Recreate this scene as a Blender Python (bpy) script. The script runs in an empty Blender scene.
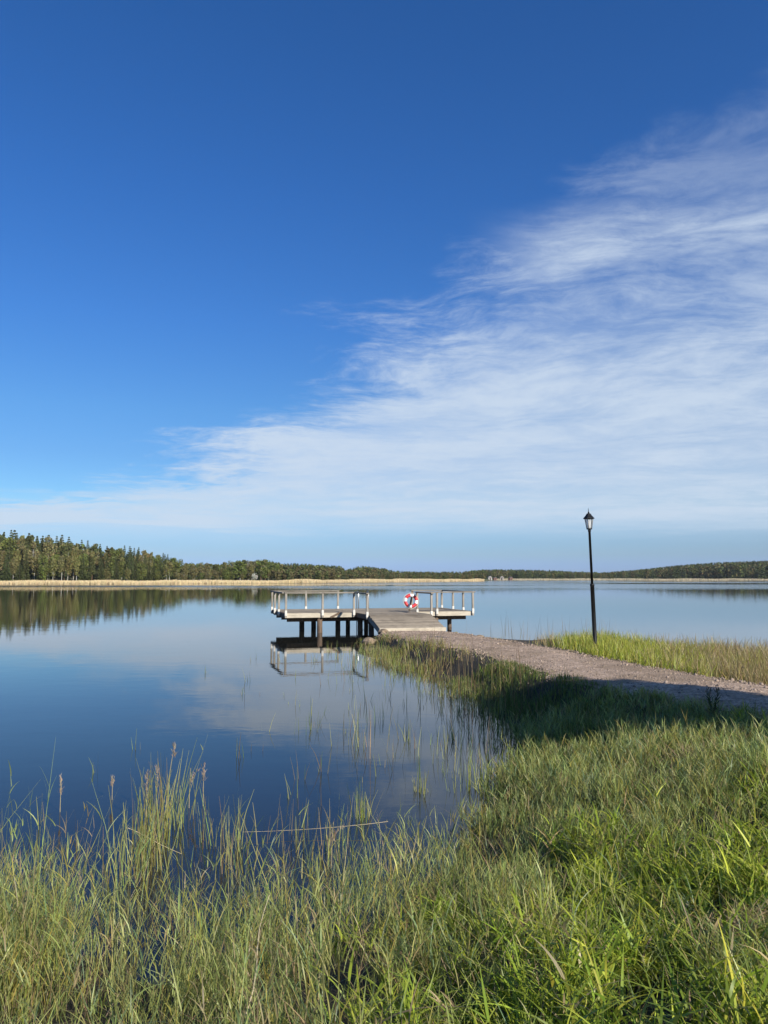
import bpy, bmesh, math, random
import numpy as np
from mathutils import Vector, Matrix

rng = np.random.default_rng(7)
random.seed(7)
R = math.radians
scene = bpy.context.scene
col = scene.collection

# ------------------------------------------------------------------ camera
F, CX, CY = 769.0, 384.0, 512.0
PITCH = R(4.83)
EYE = 2.65
HOR = 577.0
cam_d = bpy.data.cameras.new('camera')
cam_d.sensor_fit = 'VERTICAL'
cam_d.sensor_height = 24
cam_d.lens = 24 * F / 1024
cam_d.clip_start = 0.05
cam_d.clip_end = 9000
cam = bpy.data.objects.new('camera', cam_d)
col.objects.link(cam)
cam.location = (0, 0, EYE)
cam.rotation_euler = (R(90) + PITCH, 0, 0)
scene.camera = cam


def ray(x, y):
    a, u = (x - CX) / F, (CY - y) / F
    return Vector((a, math.cos(PITCH) - u * math.sin(PITCH), math.sin(PITCH) + u * math.cos(PITCH)))


def at(x, y, z=0.0):
    """world point at height z seen at a place measured on the photograph"""
    d = ray(x, y)
    t = (z - EYE) / d.z
    return Vector((d.x * t, d.y * t, z))


# ------------------------------------------------------------------ node helpers
def new_mat(name):
    m = bpy.data.materials.new(name)
    m.use_nodes = True
    nt = m.node_tree
    return m, nt, nt.nodes['Principled BSDF'], nt.nodes['Material Output']


class NT:
    def __init__(s, nt):
        s.nt = nt

    def n(s, t, **kw):
        nd = s.nt.nodes.new(t)
        for k, v in kw.items():
            setattr(nd, k, v)
        return nd

    def link(s, a, b):
        s.nt.links.new(a, b)

    def put(s, sock, v):
        if v is None:
            return
        if isinstance(v, bpy.types.NodeSocket):
            s.nt.links.new(v, sock)
        else:
            sock.default_value = v

    def math(s, op, a, b=None, c=None, clamp=False):
        nd = s.n('ShaderNodeMath', operation=op, use_clamp=clamp)
        s.put(nd.inputs[0], a)
        s.put(nd.inputs[1], b)
        s.put(nd.inputs[2], c)
        return nd.outputs[0]

    def smooth(s, v, a, b, lo=0.0, hi=1.0):
        nd = s.n('ShaderNodeMapRange', interpolation_type='SMOOTHSTEP')
        s.put(nd.inputs['Value'], v)
        nd.inputs['From Min'].default_value = a
        nd.inputs['From Max'].default_value = b
        nd.inputs['To Min'].default_value = lo
        nd.inputs['To Max'].default_value = hi
        return nd.outputs['Result']

    def noise(s, vec, scale, detail=4, rough=0.55, dist=0.0):
        nd = s.n('ShaderNodeTexNoise')
        s.put(nd.inputs['Vector'], vec)
        nd.inputs['Scale'].default_value = scale
        nd.inputs['Detail'].default_value = detail
        nd.inputs['Roughness'].default_value = rough
        nd.inputs['Distortion'].default_value = dist
        return nd.outputs['Fac']

    def comb(s, x, y, z=0.0):
        nd = s.n('ShaderNodeCombineXYZ')
        s.put(nd.inputs[0], x)
        s.put(nd.inputs[1], y)
        s.put(nd.inputs[2], z)
        return nd.outputs[0]

    def ramp(s, v, stops, interp='LINEAR'):
        nd = s.n('ShaderNodeValToRGB')
        s.put(nd.inputs[0], v)
        cr = nd.color_ramp
        cr.interpolation = interp
        while len(cr.elements) < len(stops):
            cr.elements.new(0.5)
        for e, (p, c) in zip(cr.elements, stops):
            e.position = p
            e.color = (*c, 1) if isinstance(c, tuple) else (c, c, c, 1)
        return nd.outputs['Color']

    def mix(s, f, a, b, blend='MIX'):
        nd = s.n('ShaderNodeMix', data_type='RGBA', blend_type=blend)
        s.put(nd.inputs[0], f)
        s.put(nd.inputs[6], a if not isinstance(a, tuple) else (*a, 1))
        s.put(nd.inputs[7], b if not isinstance(b, tuple) else (*b, 1))
        return nd.outputs[2]

    def bump(s, h, strength=0.3, dist=0.02):
        nd = s.n('ShaderNodeBump')
        s.put(nd.inputs['Height'], h)
        s.put(nd.inputs['Strength'], strength)
        nd.inputs['Distance'].default_value = dist
        return nd.outputs[0]


# ------------------------------------------------------------------ sun and sky
SUN_AZ = R(141)          # clockwise from +Y (behind the camera, to its right)
SUN_EL = R(30)
tosun = Vector((math.sin(SUN_AZ) * math.cos(SUN_EL), math.cos(SUN_AZ) * math.cos(SUN_EL), math.sin(SUN_EL)))
sd_ = bpy.data.lights.new('sun', 'SUN')
sd_.energy = 5.0
sd_.angle = R(0.53)
sd_.color = (1.0, 0.93, 0.82)
sun = bpy.data.objects.new('sun', sd_)
col.objects.link(sun)
sun.rotation_euler = (-tosun).to_track_quat('-Z', 'Y').to_euler()
sun.location = (20, -25, 30)

world = bpy.data.worlds.new('World')
scene.world = world
world.use_nodes = True
wt = NT(world.node_tree)
for nd in list(world.node_tree.nodes):
    world.node_tree.nodes.remove(nd)
sky = wt.n('ShaderNodeTexSky', sky_type='NISHITA')
sky.sun_disc = False
sky.sun_elevation = SUN_EL
sky.sun_rotation = SUN_AZ
sky.air_density = 1.0
sky.dust_density = 0.25
sky.ozone_density = 2.5
tc = wt.n('ShaderNodeTexCoord')
sep = wt.n('ShaderNodeSeparateXYZ')
wt.link(tc.outputs['Generated'], sep.inputs[0])
dx, dy, dz = sep.outputs
zc = wt.math('MAXIMUM', dz, 0.012)
ya = wt.math('MAXIMUM', wt.math('ABSOLUTE', dy), 0.15)
q = wt.math('DIVIDE', zc, ya)                    # tangent of elevation ahead
p = wt.math('DIVIDE', dx, ya)                    # tangent of azimuth ahead
lz = wt.math('ADD', zc, 0.06)                    # a flat cloud layer high overhead, curved a little to the horizon
px_ = wt.math('DIVIDE', dx, lz)
py_ = wt.math('DIVIDE', dy, lz)
# fibres: long along X, a little fanned by a rotation
ang = R(-10)
fx = wt.math('ADD', wt.math('MULTIPLY', px_, math.cos(ang)), wt.math('MULTIPLY', py_, math.sin(ang)))
fy = wt.math('SUBTRACT', wt.math('MULTIPLY', py_, math.cos(ang)), wt.math('MULTIPLY', px_, math.sin(ang)))
warpn = wt.noise(wt.comb(px_, py_, 3.1), 0.8, 3, 0.5)
warp = wt.math('MULTIPLY', wt.math('SUBTRACT', warpn, 0.5), 1.0)
fyw = wt.math('ADD', fy, warp)
n_big = wt.noise(wt.comb(wt.math('MULTIPLY', fx, 0.7), wt.math('MULTIPLY', fyw, 1.0), 0.3), 1.5, 5, 0.55, 0.4)
n_fib = wt.noise(wt.comb(wt.math('MULTIPLY', fx, 1.0), wt.math('MULTIPLY', fyw, 1.7), 1.7), 1.9, 9, 0.60, 0.30)
n_fine = wt.noise(wt.comb(wt.math('MULTIPLY', fx, 3.2), wt.math('MULTIPLY', fyw, 4.4), 5.7), 2.8, 8, 0.72, 0.35)
edge_px = [(0, 505), (140, 484), (180, 458), (222, 428), (300, 400), (375, 345), (440, 268), (545, 200), (660, 125), (768, 70)]
stops = []
for (ex, ey) in edge_px:
    d = ray(ex, ey)
    stops.append((d.z / d.y, (d.x / d.y) * 0.5 + 0.5))
stops = [(0.0, 0.02)] + stops + [(1.0, 1.0)]
edge = wt.ramp(q, stops)
edge = wt.math('MULTIPLY', wt.math('SUBTRACT', edge, 0.5), 2.0)
m = wt.math('SUBTRACT', p, edge)
m = wt.math('ADD', m, wt.math('MULTIPLY', wt.math('SUBTRACT', n_fib, 0.5), 0.34))
m = wt.math('ADD', m, wt.math('MULTIPLY', wt.math('SUBTRACT', n_big, 0.5), 0.34))
m = wt.math('ADD', m, wt.math('MULTIPLY', wt.math('SUBTRACT', n_fine, 0.5), 0.20))
body = wt.smooth(m, -0.06, 0.15)
low = wt.smooth(q, 0.62, 0.22, 0.30, 1.0)        # thinner veil higher up
dens = wt.math('MULTIPLY', body, low)
tex = wt.math('ADD', wt.math('MULTIPLY', n_fib, 0.65), wt.math('MULTIPLY', n_fine, 0.40))
tex = wt.math('ADD', tex, wt.math('MULTIPLY', n_big, 0.65))
tlo = wt.smooth(q, 0.14, 0.45, 0.66, 0.14)
texs = wt.smooth(tex, 0.64, 1.06, 0.0, 1.0)
texs = wt.math('ADD', tlo, wt.math('MULTIPLY', texs, wt.math('SUBTRACT', 1.0, tlo)))
dens = wt.math('MULTIPLY', dens, texs)
n_st0 = wt.noise(wt.comb(wt.math('MULTIPLY', p, 2.6), wt.math('MULTIPLY', q, 22.0), 2.0), 1.0, 5, 0.55, 0.3)
# a brighter band of cirrus across the upper right
bx = wt.math('SUBTRACT', q, wt.math('ADD', 0.375, wt.math('MULTIPLY', p, 0.20)))
bx = wt.math('ADD', bx, wt.math('MULTIPLY', wt.math('SUBTRACT', n_big, 0.5), 0.22))
bandc = wt.math('MULTIPLY', wt.smooth(wt.math('ABSOLUTE', bx), 0.085, 0.0), wt.smooth(p, 0.10, 0.26))
bandc = wt.math('MULTIPLY', bandc, wt.smooth(tex, 0.55, 1.05, 0.10, 1.0))
dens = wt.math('MAXIMUM', dens, wt.math('MULTIPLY', bandc, 0.95))
fade = wt.smooth(wt.math('ADD', q, wt.math('MULTIPLY', wt.math('SUBTRACT', n_st0, 0.5), 0.03)), 0.040, 0.085, 0.10, 1.0)
dens = wt.math('MULTIPLY', dens, fade)
# thin level streaks low over the left shore
n_st = wt.noise(wt.comb(wt.math('MULTIPLY', p, 2.2), wt.math('MULTIPLY', q, 46.0), 8.0), 1.0, 5, 0.55, 0.4)
band = wt.math('MULTIPLY', wt.smooth(q, 0.035, 0.06), wt.smooth(wt.math('ADD', q, wt.math('MULTIPLY', wt.math('SUBTRACT', n_fib, 0.5), 0.02)), 0.116, 0.102))
streak = wt.math('MULTIPLY', wt.math('MULTIPLY', wt.smooth(n_st, 0.42, 0.57, 0.10, 1.0), band), wt.smooth(p, 0.05, -0.25))
dens = wt.math('MAXIMUM', dens, wt.math('MULTIPLY', streak, 0.95))
dens = wt.math('MULTIPLY', dens, 0.9, clamp=True)
# colour of clear air, by elevation (the phone renders blue air deeper than the sky model does)
def lin(v):
    return tuple(((c_ / 255 + 0.055) / 1.055) ** 2.4 for c_ in v)


GRADE = [(567, 430, (224, 222, 178), (150, 183, 218)), (555, 430, (216, 224, 202), (152, 187, 220)), (500, 60, (185, 216, 232), (146, 202, 246)), (450, 30, (150, 200, 233), (118, 184, 245)), (400, 30, (124, 176, 221), (100, 168, 238)),
         (300, 30, (95, 145, 196), (73, 139, 222)), (160, 30, (73, 118, 168), (54, 113, 193)), (20, 384, (56, 95, 139), (40, 91, 159))]
gst = []
for (yy, xx, have, want) in GRADE:
    d = ray(xx, yy)
    gst.append((d.z / math.hypot(d.x, d.y), tuple(min(1.0, 0.5 * w_ / h_) for w_, h_ in zip(lin(want), lin(have)))))
qe = wt.math('DIVIDE', zc, wt.math('POWER', wt.math('ADD', wt.math('MULTIPLY', dx, dx), wt.math('ADD', wt.math('MULTIPLY', dy, dy), 0.0001)), 0.5))
grade = wt.ramp(qe, gst)
hs = wt.n('ShaderNodeHueSaturation')
hs.inputs['Saturation'].default_value = 1.22
wt.link(sky.outputs[0], hs.inputs['Color'])
gmul = wt.mix(1.0, hs.outputs[0], grade, 'MULTIPLY')
EXPO = 0.42
bg_sky = wt.n('ShaderNodeBackground')
bg_sky.inputs['Strength'].default_value = 0.20 * 2 ** -EXPO
wt.link(gmul, bg_sky.inputs['Color'])

bg_cl = wt.n('ShaderNodeBackground')
bg_cl.inputs['Color'].default_value = (0.63, 0.735, 0.87, 1)
bg_cl.inputs['Strength'].default_value = 1.0 * 2 ** -EXPO
mx = wt.n('ShaderNodeMixShader')
wt.link(dens, mx.inputs[0])
wt.link(bg_sky.outputs[0], mx.inputs[1])
wt.link(bg_cl.outputs[0], mx.inputs[2])
wo = wt.n('ShaderNodeOutputWorld')
wt.link(mx.outputs[0], wo.inputs['Surface'])

vs = scene.view_settings
vs.view_transform = 'Standard'
vs.look = 'None'
vs.exposure = EXPO
vs.gamma = 1.0
vs.use_curve_mapping = False
cy = scene.cycles
cy.max_bounces = 6
cy.transparent_max_bounces = 8
cy.use_denoising = True


# ------------------------------------------------------------------ mesh helpers
def tag(o, label=None, cat=None, group=None, kind=None):
    if label:
        o['label'] = label
    if cat:
        o['category'] = cat
    if group:
        o['group'] = group
    if kind:
        o['kind'] = kind
    return o


def empty(name, loc=(0, 0, 0), rz=0.0):
    o = bpy.data.objects.new(name, None)
    col.objects.link(o)
    o.location = loc
    o.rotation_euler = (0, 0, rz)
    o.empty_display_size = 0.2
    return o


def link_mesh(name, me, mat, parent=None):
    o = bpy.data.objects.new(name, me)
    col.objects.link(o)
    if mat is not None:
        me.materials.append(mat)
    if parent is not None:
        o.parent = parent
    return o


def np_mesh(name, verts, quads, tint=None, smooth=False):
    """verts (N,3), quads (M,4)"""
    me = bpy.data.meshes.new(name)
    verts = np.ascontiguousarray(verts, dtype=np.float32)
    quads = np.ascontiguousarray(quads, dtype=np.int32)
    k = quads.shape[1]
    me.vertices.add(len(verts))
    me.vertices.foreach_set('co', verts.ravel())
    me.loops.add(quads.size)
    me.loops.foreach_set('vertex_index', quads.ravel())
    me.polygons.add(len(quads))
    me.polygons.foreach_set('loop_start', np.arange(0, quads.size, k, dtype=np.int32))
    if smooth:
        me.polygons.foreach_set('use_smooth', np.ones(len(quads), dtype=bool))
    me.update(calc_edges=True)
    if tint is not None:
        a = me.color_attributes.new('tint', 'FLOAT_COLOR', 'POINT')
        c = np.ones((len(verts), 4), dtype=np.float32)
        c[:, :3] = tint
        a.data.foreach_set('color', c.ravel())
    return me


def blade_mesh(name, pos, h, w, lean_a, lean, curve, tint, head=None, seg=3, tipw=0.12, belly=0.15):
    """ribbon leaves: pos (N,3) roots, bending over by lean + curve*t^2 towards lean_a"""
    N = len(pos)
    if head is None:
        head = rng.uniform(0, math.pi, N)
    t = np.linspace(0, 1, seg + 1)
    L = h[:, None]
    out = L * (lean[:, None] * t + curve[:, None] * t ** 2)
    up = L * (t - 0.42 * curve[:, None] * t ** 2.4)
    x = pos[:, 0, None] + np.cos(lean_a)[:, None] * out
    y = pos[:, 1, None] + np.sin(lean_a)[:, None] * out
    z = pos[:, 2, None] + up
    prof = np.interp(t, [0, belly, 0.55, 1], [0.7, 1, 0.8, tipw])
    hw = 0.5 * w[:, None] * prof
    wx, wy = np.cos(head)[:, None] * hw, np.sin(head)[:, None] * hw
    V = np.empty((N, seg + 1, 2, 3), dtype=np.float32)
    V[:, :, 0, 0] = x - wx
    V[:, :, 0, 1] = y - wy
    V[:, :, 0, 2] = z
    V[:, :, 1, 0] = x + wx
    V[:, :, 1, 1] = y + wy
    V[:, :, 1, 2] = z
    base = (np.arange(N) * (seg + 1) * 2)[:, None]
    k = (np.arange(seg) * 2)[None, :]
    b = base + k
    Q = np.stack([b, b + 1, b + 3, b + 2], axis=-1).reshape(-1, 4)
    tv = np.repeat(tint[:, None, :], (seg + 1) * 2, axis=1).reshape(-1, 3)
    return np_mesh(name, V.reshape(-1, 3), Q, tv)


class MB:
    """collects solids and links them as one mesh object"""

    def __init__(s):
        s.bm = bmesh.new()

    def box(s, c, size, M=None, bevel=0.0, rot=None):
        r = bmesh.ops.create_cube(s.bm, size=1.0)
        vs_ = r['verts']
        T = Matrix.Translation(c)
        if rot is not None:
            T = T @ rot
        T = T @ Matrix.Diagonal((*size, 1))
        if M is not None:
            T = M @ T
        bmesh.ops.transform(s.bm, matrix=T, verts=vs_)
        if bevel > 0:
            es = list({e for v in vs_ for e in v.link_edges})
            bmesh.ops.bevel(s.bm, geom=es, offset=bevel, segments=1, affect='EDGES')
        return s

    def beam(s, a, b, w, t, bevel=0.0, up=Vector((0, 0, 1))):
        a, b = Vector(a), Vector(b)
        d = b - a
        z = d.normalized()
        if abs(z.dot(up)) > 0.95:
            up = Vector((0, 1, 0))
        x = up.cross(z).normalized()
        y = z.cross(x)
        rot = Matrix((x, y, z)).transposed().to_4x4()
        return s.box((a + b) / 2, (w, t, d.length), None, bevel, rot)

    def tube(s, pts, rad, n=10, cap=True):
        pts = [Vector(q_) for q_ in pts]
        rings = []
        for i, p_ in enumerate(pts):
            d = (pts[min(i + 1, len(pts) - 1)] - pts[max(i - 1, 0)]).normalized()
            up = Vector((0, 0, 1)) if abs(d.z) < 0.9 else Vector((0, 1, 0))
            x = up.cross(d).normalized()
            y = d.cross(x)
            r_ = rad[i] if isinstance(rad, (list, tuple)) else rad
            rings.append([s.bm.verts.new(p_ + (x * math.cos(2 * math.pi * k / n) + y * math.sin(2 * math.pi * k / n)) * r_) for k in range(n)])
        for a, b in zip(rings, rings[1:]):
            for k in range(n):
                f = s.bm.faces.new((a[k], a[(k + 1) % n], b[(k + 1) % n], b[k]))
                f.smooth = n > 6
        if cap:
            s.bm.faces.new(list(reversed(rings[0])))
            s.bm.faces.new(rings[-1])
        return s

    def lathe(s, prof, n=16, c=(0, 0, 0), smooth=True):
        c = Vector(c)
        rings = []
        for (r_, z_) in prof:
            rings.append([s.bm.verts.new(c + Vector((r_ * math.cos(2 * math.pi * k / n), r_ * math.sin(2 * math.pi * k / n), z_))) for k in range(n)])
        for a, b in zip(rings, rings[1:]):
            for k in range(n):
                f = s.bm.faces.new((a[k], a[(k + 1) % n], b[(k + 1) % n], b[k]))
                f.smooth = smooth
        s.bm.faces.new(list(reversed(rings[0])))
        s.bm.faces.new(rings[-1])
        return s

    def build(s, name, mat, parent=None):
        me = bpy.data.meshes.new(name)
        bmesh.ops.recalc_face_normals(s.bm, faces=s.bm.faces)
        s.bm.to_mesh(me)
        s.bm.free()
        return link_mesh(name, me, mat, parent)


# value noise for placing things
_lat = rng.uniform(0, 1, (256, 256))


def vnoise(x, y, s=1.0, o=0):
    x = np.asarray(x, float) / s + 37.3 + o * 11.7
    y = np.asarray(y, float) / s + 91.1 + o * 5.3
    xi, yi = np.floor(x).astype(int), np.floor(y).astype(int)
    fx_, fy_ = x - xi, y - yi
    fx_, fy_ = fx_ * fx_ * (3 - 2 * fx_), fy_ * fy_ * (3 - 2 * fy_)
    g = lambda a, b: _lat[a % 256, b % 256]
    return (g(xi, yi) * (1 - fx_) + g(xi + 1, yi) * fx_) * (1 - fy_) + (g(xi, yi + 1) * (1 - fx_) + g(xi + 1, yi + 1) * fx_) * fy_


def sstep(v, a, b):
    t = np.clip((np.asarray(v, float) - a) / (b - a), 0, 1)
    return t * t * (3 - 2 * t)


# ------------------------------------------------------------------ materials
def foliage_mat(name, trans=0.35, rough=0.5, spec=0.3, objvar=0.0, tint=True, base=(0.08, 0.12, 0.03)):
    m_, nt, bs, out = new_mat(name)
    N = NT(nt)
    if tint:
        at_ = N.n('ShaderNodeAttribute', attribute_name='tint')
        c = at_.outputs['Color']
    else:
        rgb = N.n('ShaderNodeRGB')
        rgb.outputs[0].default_value = (*base, 1)
        c = rgb.outputs[0]
    if objvar > 0:
        oi = N.n('ShaderNodeObjectInfo')
        hs_ = N.n('ShaderNodeHueSaturation')
        N.put(hs_.inputs['Hue'], N.math('ADD', 0.5 - objvar * 0.06, N.math('MULTIPLY', oi.outputs['Random'], objvar * 0.12)))
        N.put(hs_.inputs['Value'], N.math('ADD', 1 - objvar * 0.4, N.math('MULTIPLY', oi.outputs['Random'], objvar * 0.8)))
        N.link(c, hs_.inputs['Color'])
        c = hs_.outputs[0]
    N.link(c, bs.inputs['Base Color'])
    bs.inputs['Roughness'].default_value = rough
    bs.inputs['Specular IOR Level'].default_value = spec
    if trans > 0:
        tr = N.n('ShaderNodeBsdfTranslucent')
        N.link(N.mix(1.0, c, (1.0, 1.05, 0.6), 'MULTIPLY'), tr.inputs['Color'])
        ms = N.n('ShaderNodeMixShader')
        ms.inputs[0].default_value = trans
        N.link(bs.outputs[0], ms.inputs[1])
        N.link(tr.outputs[0], ms.inputs[2])
        N.link(ms.outputs[0], out.inputs['Surface'])
    return m_


M_GRASS = foliage_mat('grass_leaf', 0.36, 0.42, 0.32)
M_STRAW = foliage_mat('dry_straw', 0.15, 0.6, 0.25)
M_LEAF = foliage_mat('tree_leaf', 0.22, 0.6, 0.2, objvar=0.26)
M_FAR = foliage_mat('woodland_leaf', 0.2, 0.7, 0.1)


def wood_mat(name, c1, c2, c3, grain_axis=0, scale=1.0):
    m_, nt, bs, out = new_mat(name)
    N = NT(nt)
    tcn = N.n('ShaderNodeTexCoord')
    mp = N.n('ShaderNodeMapping')
    sc = [9.0, 9.0, 9.0]
    sc[grain_axis] = 0.9
    mp.inputs['Scale'].default_value = [v * scale for v in sc]
    N.link(tcn.outputs['Object'], mp.inputs['Vector'])
    g = N.noise(mp.outputs[0], 3.0, 6, 0.65, 0.6)
    big = N.noise(tcn.outputs['Object'], 1.6, 3)
    c = N.ramp(g, [(0.25, c1), (0.5, c2), (0.78, c3)])
    c = N.mix(N.smooth(big, 0.45, 0.75, 0, 0.45), c, tuple(v * 0.55 for v in c1))
    geo = N.n('ShaderNodeNewGeometry')
    rv = N.math('ADD', 0.75, N.math('MULTIPLY', geo.outputs['Random Per Island'], 0.5))
    hs_ = N.n('ShaderNodeHueSaturation')
    N.put(hs_.inputs['Value'], rv)
    N.link(c, hs_.inputs['Color'])
    N.link(hs_.outputs[0], bs.inputs['Base Color'])
    bs.inputs['Roughness'].default_value = 0.8
    bs.inputs['Specular IOR Level'].default_value = 0.2
    N.link(N.bump(g, 0.5, 0.006), bs.inputs['Normal'])
    return m_


M_DECK = wood_mat('weathered_deck_boards', (0.14, 0.115, 0.085), (0.26, 0.22, 0.165), (0.37, 0.315, 0.24), 0)
M_FASCIA = wood_mat('pale_edge_timber', (0.28, 0.245, 0.19), (0.46, 0.41, 0.32), (0.58, 0.52, 0.42), 0)
M_RAILW = wood_mat('grey_rail_timber', (0.13, 0.115, 0.095), (0.24, 0.215, 0.18), (0.34, 0.31, 0.26), 0)
M_POST = wood_mat('grey_post_timber', (0.17, 0.155, 0.13), (0.29, 0.265, 0.225), (0.40, 0.37, 0.32), 2)
M_PILE = wood_mat('wet_pile_timber', (0.05, 0.035, 0.025), (0.12, 0.085, 0.06), (0.20, 0.15, 0.11), 2)


def plain(name, c, rough=0.5, metal=0.0, spec=0.5, var=0.15, nscale=12):
    m_, nt, bs, out = new_mat(name)
    N = NT(nt)
    tcn = N.n('ShaderNodeTexCoord')
    nz = N.noise(tcn.outputs['Object'], nscale, 5)
    c_ = N.mix(N.smooth(nz, 0.3, 0.7), tuple(v * (1 - var) for v in c), tuple(min(1, v * (1 + var)) for v in c))
    N.link(c_, bs.inputs['Base Color'])
    bs.inputs['Roughness'].default_value = rough
    bs.inputs['Metallic'].default_value = metal
    bs.inputs['Specular IOR Level'].default_value = spec
    return m_


M_BLACK = plain('black_painted_metal', (0.007, 0.0075, 0.008), 0.5, spec=0.3, var=.4, nscale=5)
M_RED = plain('red_buoy_plastic', (0.50, 0.022, 0.03), 0.45)
M_WHITE = plain('white_buoy_plastic', (0.78, 0.78, 0.76), 0.45, var=0.05)
M_POST_FOOT = plain('pale_post_foot', (.58, .56, .50), .7, var=.15)  # paler tone for the foot of each railing post
M_ROPE = plain('pale_rope', (0.55, 0.5, 0.4), 0.9)
M_BARK = plain('grey_brown_bark', (0.16, 0.13, 0.10), 0.9, var=0.4, nscale=3)
M_BIRCH = plain('white_birch_bark', (0.55, 0.53, 0.48), 0.8, var=0.25, nscale=2)
M_PINEB = plain('orange_pine_bark', (0.26, 0.15, 0.09), 0.9, var=0.3, nscale=2)
M_ROCK = plain('ochre_brown_stone', (0.22, 0.165, 0.11), 0.95, var=0.5, nscale=7)
M_METAL = plain('galvanised_steel', (0.45, 0.46, 0.47), 0.4, 0.8)

# ------------------------------------------------------------------ near land: shape of the shore
shore = np.array([
    (-60, -6), (-30, 2.6), (-12, 4.8), (-6, 5.3), (-3.4, 5.7), (-1.85, 5.65), (-1.52, 5.1), (-1.32, 5.1), (-1.12, 5.6), (-0.4, 5.8), (0.15, 6.2), (0.52, 7.05), (0.95, 8.2),
    (1.45, 9.6), (2.0, 11.6), (2.45, 13.4), (2.35, 15.2), (2.1, 17.2), (1.75, 19.5), (1.1, 22.2), (0.45, 24.6), (0.05, 27.0),
    (-0.35, 29.5), (-0.55, 31.5), (-0.5, 33.3), (0.7, 34.9), (2.6, 34.8), (3.5, 32.6), (4.6, 30.0), (5.6, 29.6), (7.2, 29.9),
    (8.8, 28.6), (10.2, 25.6), (11.8, 22.8), (15, 20.5), (22, 18), (40, 14), (90, 8), (90, -80), (-60, -80)], float)


def sdist(x, y):
    """signed distance to the shore line, positive on land"""
    x = np.asarray(x, float).ravel()
    y = np.asarray(y, float).ravel()
    d = np.full(x.shape, 1e9)
    ins = np.zeros(x.shape, bool)
    n = len(shore)
    for i in range(n):
        ax, ay = shore[i]
        bx, by = shore[(i + 1) % n]
        ex, ey = bx - ax, by - ay
        t = np.clip(((x - ax) * ex + (y - ay) * ey) / (ex * ex + ey * ey), 0, 1)
        d = np.minimum(d, np.hypot(x - ax - t * ex, y - ay - t * ey))
        if ay != by:
            c = ((ay > y) != (by > y)) & (x < ex * (y - ay) / ey + ax)
            ins ^= c
    return np.where(ins, d, -d)


path_c = np.array([(14, -12), (11.6, -3), (9.6, 3.5), (7.6, 8.8), (6.1, 12.4), (5.0, 16), (4.35, 19.5), (3.75, 23), (2.85, 26.3), (1.95, 29.2), (1.4, 31.6), (1.3, 33.6)], float)
path_w = np.array([1.9, 1.9, 1.9, 1.75, 1.6, 1.5, 1.45, 1.45, 1.5, 1.55, 1.6, 1.65])


def pdist(x, y):
    x = np.asarray(x, float).ravel()
    y = np.asarray(y, float).ravel()
    d = np.full(x.shape, 1e9)
    w = np.zeros(x.shape)
    s = np.zeros(x.shape)
    for i in range(len(path_c) - 1):
        ax, ay = path_c[i]
        ex, ey = path_c[i + 1] - path_c[i]
        t = np.clip(((x - ax) * ex + (y - ay) * ey) / (ex * ex + ey * ey), 0, 1)
        dd = np.hypot(x - ax - t * ex, y - ay - t * ey)
        k = dd < d
        d = np.where(k, dd, d)
        w = np.where(k, path_w[i] * (1 - t) + path_w[i + 1] * t, w)
    return d, w


def ground_z(x, y, rough=True):
    x = np.asarray(x, float).ravel()
    y = np.asarray(y, float).ravel()
    s = sdist(x, y)
    z = np.where(s > 0, 0.40 * sstep(s, -0.25, 1.5) - 0.02, -0.45 * sstep(-s, -0.1, 3.0) - 0.0)
    z = np.where(s > 0, z, np.minimum(z, 0.0))
    z = z + 0.62 * sstep(s, 0.4, 4.2) * sstep(y, 13.0, 6.0)
    d, w = pdist(x, y)
    zp = np.interp(y, [-10, 5, 12, 20, 30, 34], [1.1, 0.95, 0.70, 0.55, 0.40, 0.26])
    k = sstep(d, w + 1.1, w - 0.1) * sstep(s, 0.0, 0.5)
    z = z * (1 - k) + (zp + 0.03 * (1 - (d / np.maximum(w, .1)) ** 2)) * k
    if rough:
        z = z + (vnoise(x, y, 0.9) - 0.5) * 0.10 * sstep(s, 0, 0.8) * (1 - 0.75 * k) + (vnoise(x, y, 0.25, 2) - 0.5) * 0.03 * (1 - k)
    return z


# ground sheet, fine near the camera, coarse far behind it
def grid_axis(parts):
    a = []
    for (lo, hi, st) in parts:
        a += list(np.arange(lo, hi, st))
    return np.array(a)


gx = grid_axis([(-58, -14, 2.0), (-14, -5, 0.6), (-5, 13, 0.14), (13, 30, 0.7), (30, 88.1, 3)])
gy = grid_axis([(-78, -6, 3.0), (-6, 1.5, 0.5), (1.5, 36.5, 0.16)])
GX, GY = np.meshgrid(gx, gy)
GZ = ground_z(GX, GY)
nx, ny = len(gx), len(gy)
idx = np.arange(nx * ny).reshape(ny, nx)
Q = np.stack([idx[:-1, :-1], idx[:-1, 1:], idx[1:, 1:], idx[1:, :-1]], -1).reshape(-1, 4)
keep = (sdist(GX, GY) > -3.5)
Q = Q[keep[Q].any(axis=1)]
V = np.stack([GX.ravel(), GY.ravel(), GZ], -1)

m_ground, nt, bs, out = new_mat('damp_earth')
N = NT(nt)
tcn = N.n('ShaderNodeTexCoord')
n1 = N.noise(tcn.outputs['Object'], 1.3, 6)
n2 = N.noise(tcn.outputs['Object'], 22, 6, 0.7)
c = N.ramp(n1, [(0.3, (0.018, 0.014, 0.009)), (0.55, (0.032, 0.026, 0.015)), (0.75, (0.050, 0.042, 0.022))])
c = N.mix(N.smooth(n2, 0.5, 0.75), c, (0.085, 0.065, 0.04))
N.link(c, bs.inputs['Base Color'])
bs.inputs['Roughness'].default_value = 0.95
N.link(N.bump(n2, 0.6, 0.04), bs.inputs['Normal'])
g_o = link_mesh('ground', np_mesh('ground', V, Q, smooth=True), m_ground)
tag(g_o, kind='structure')

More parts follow.
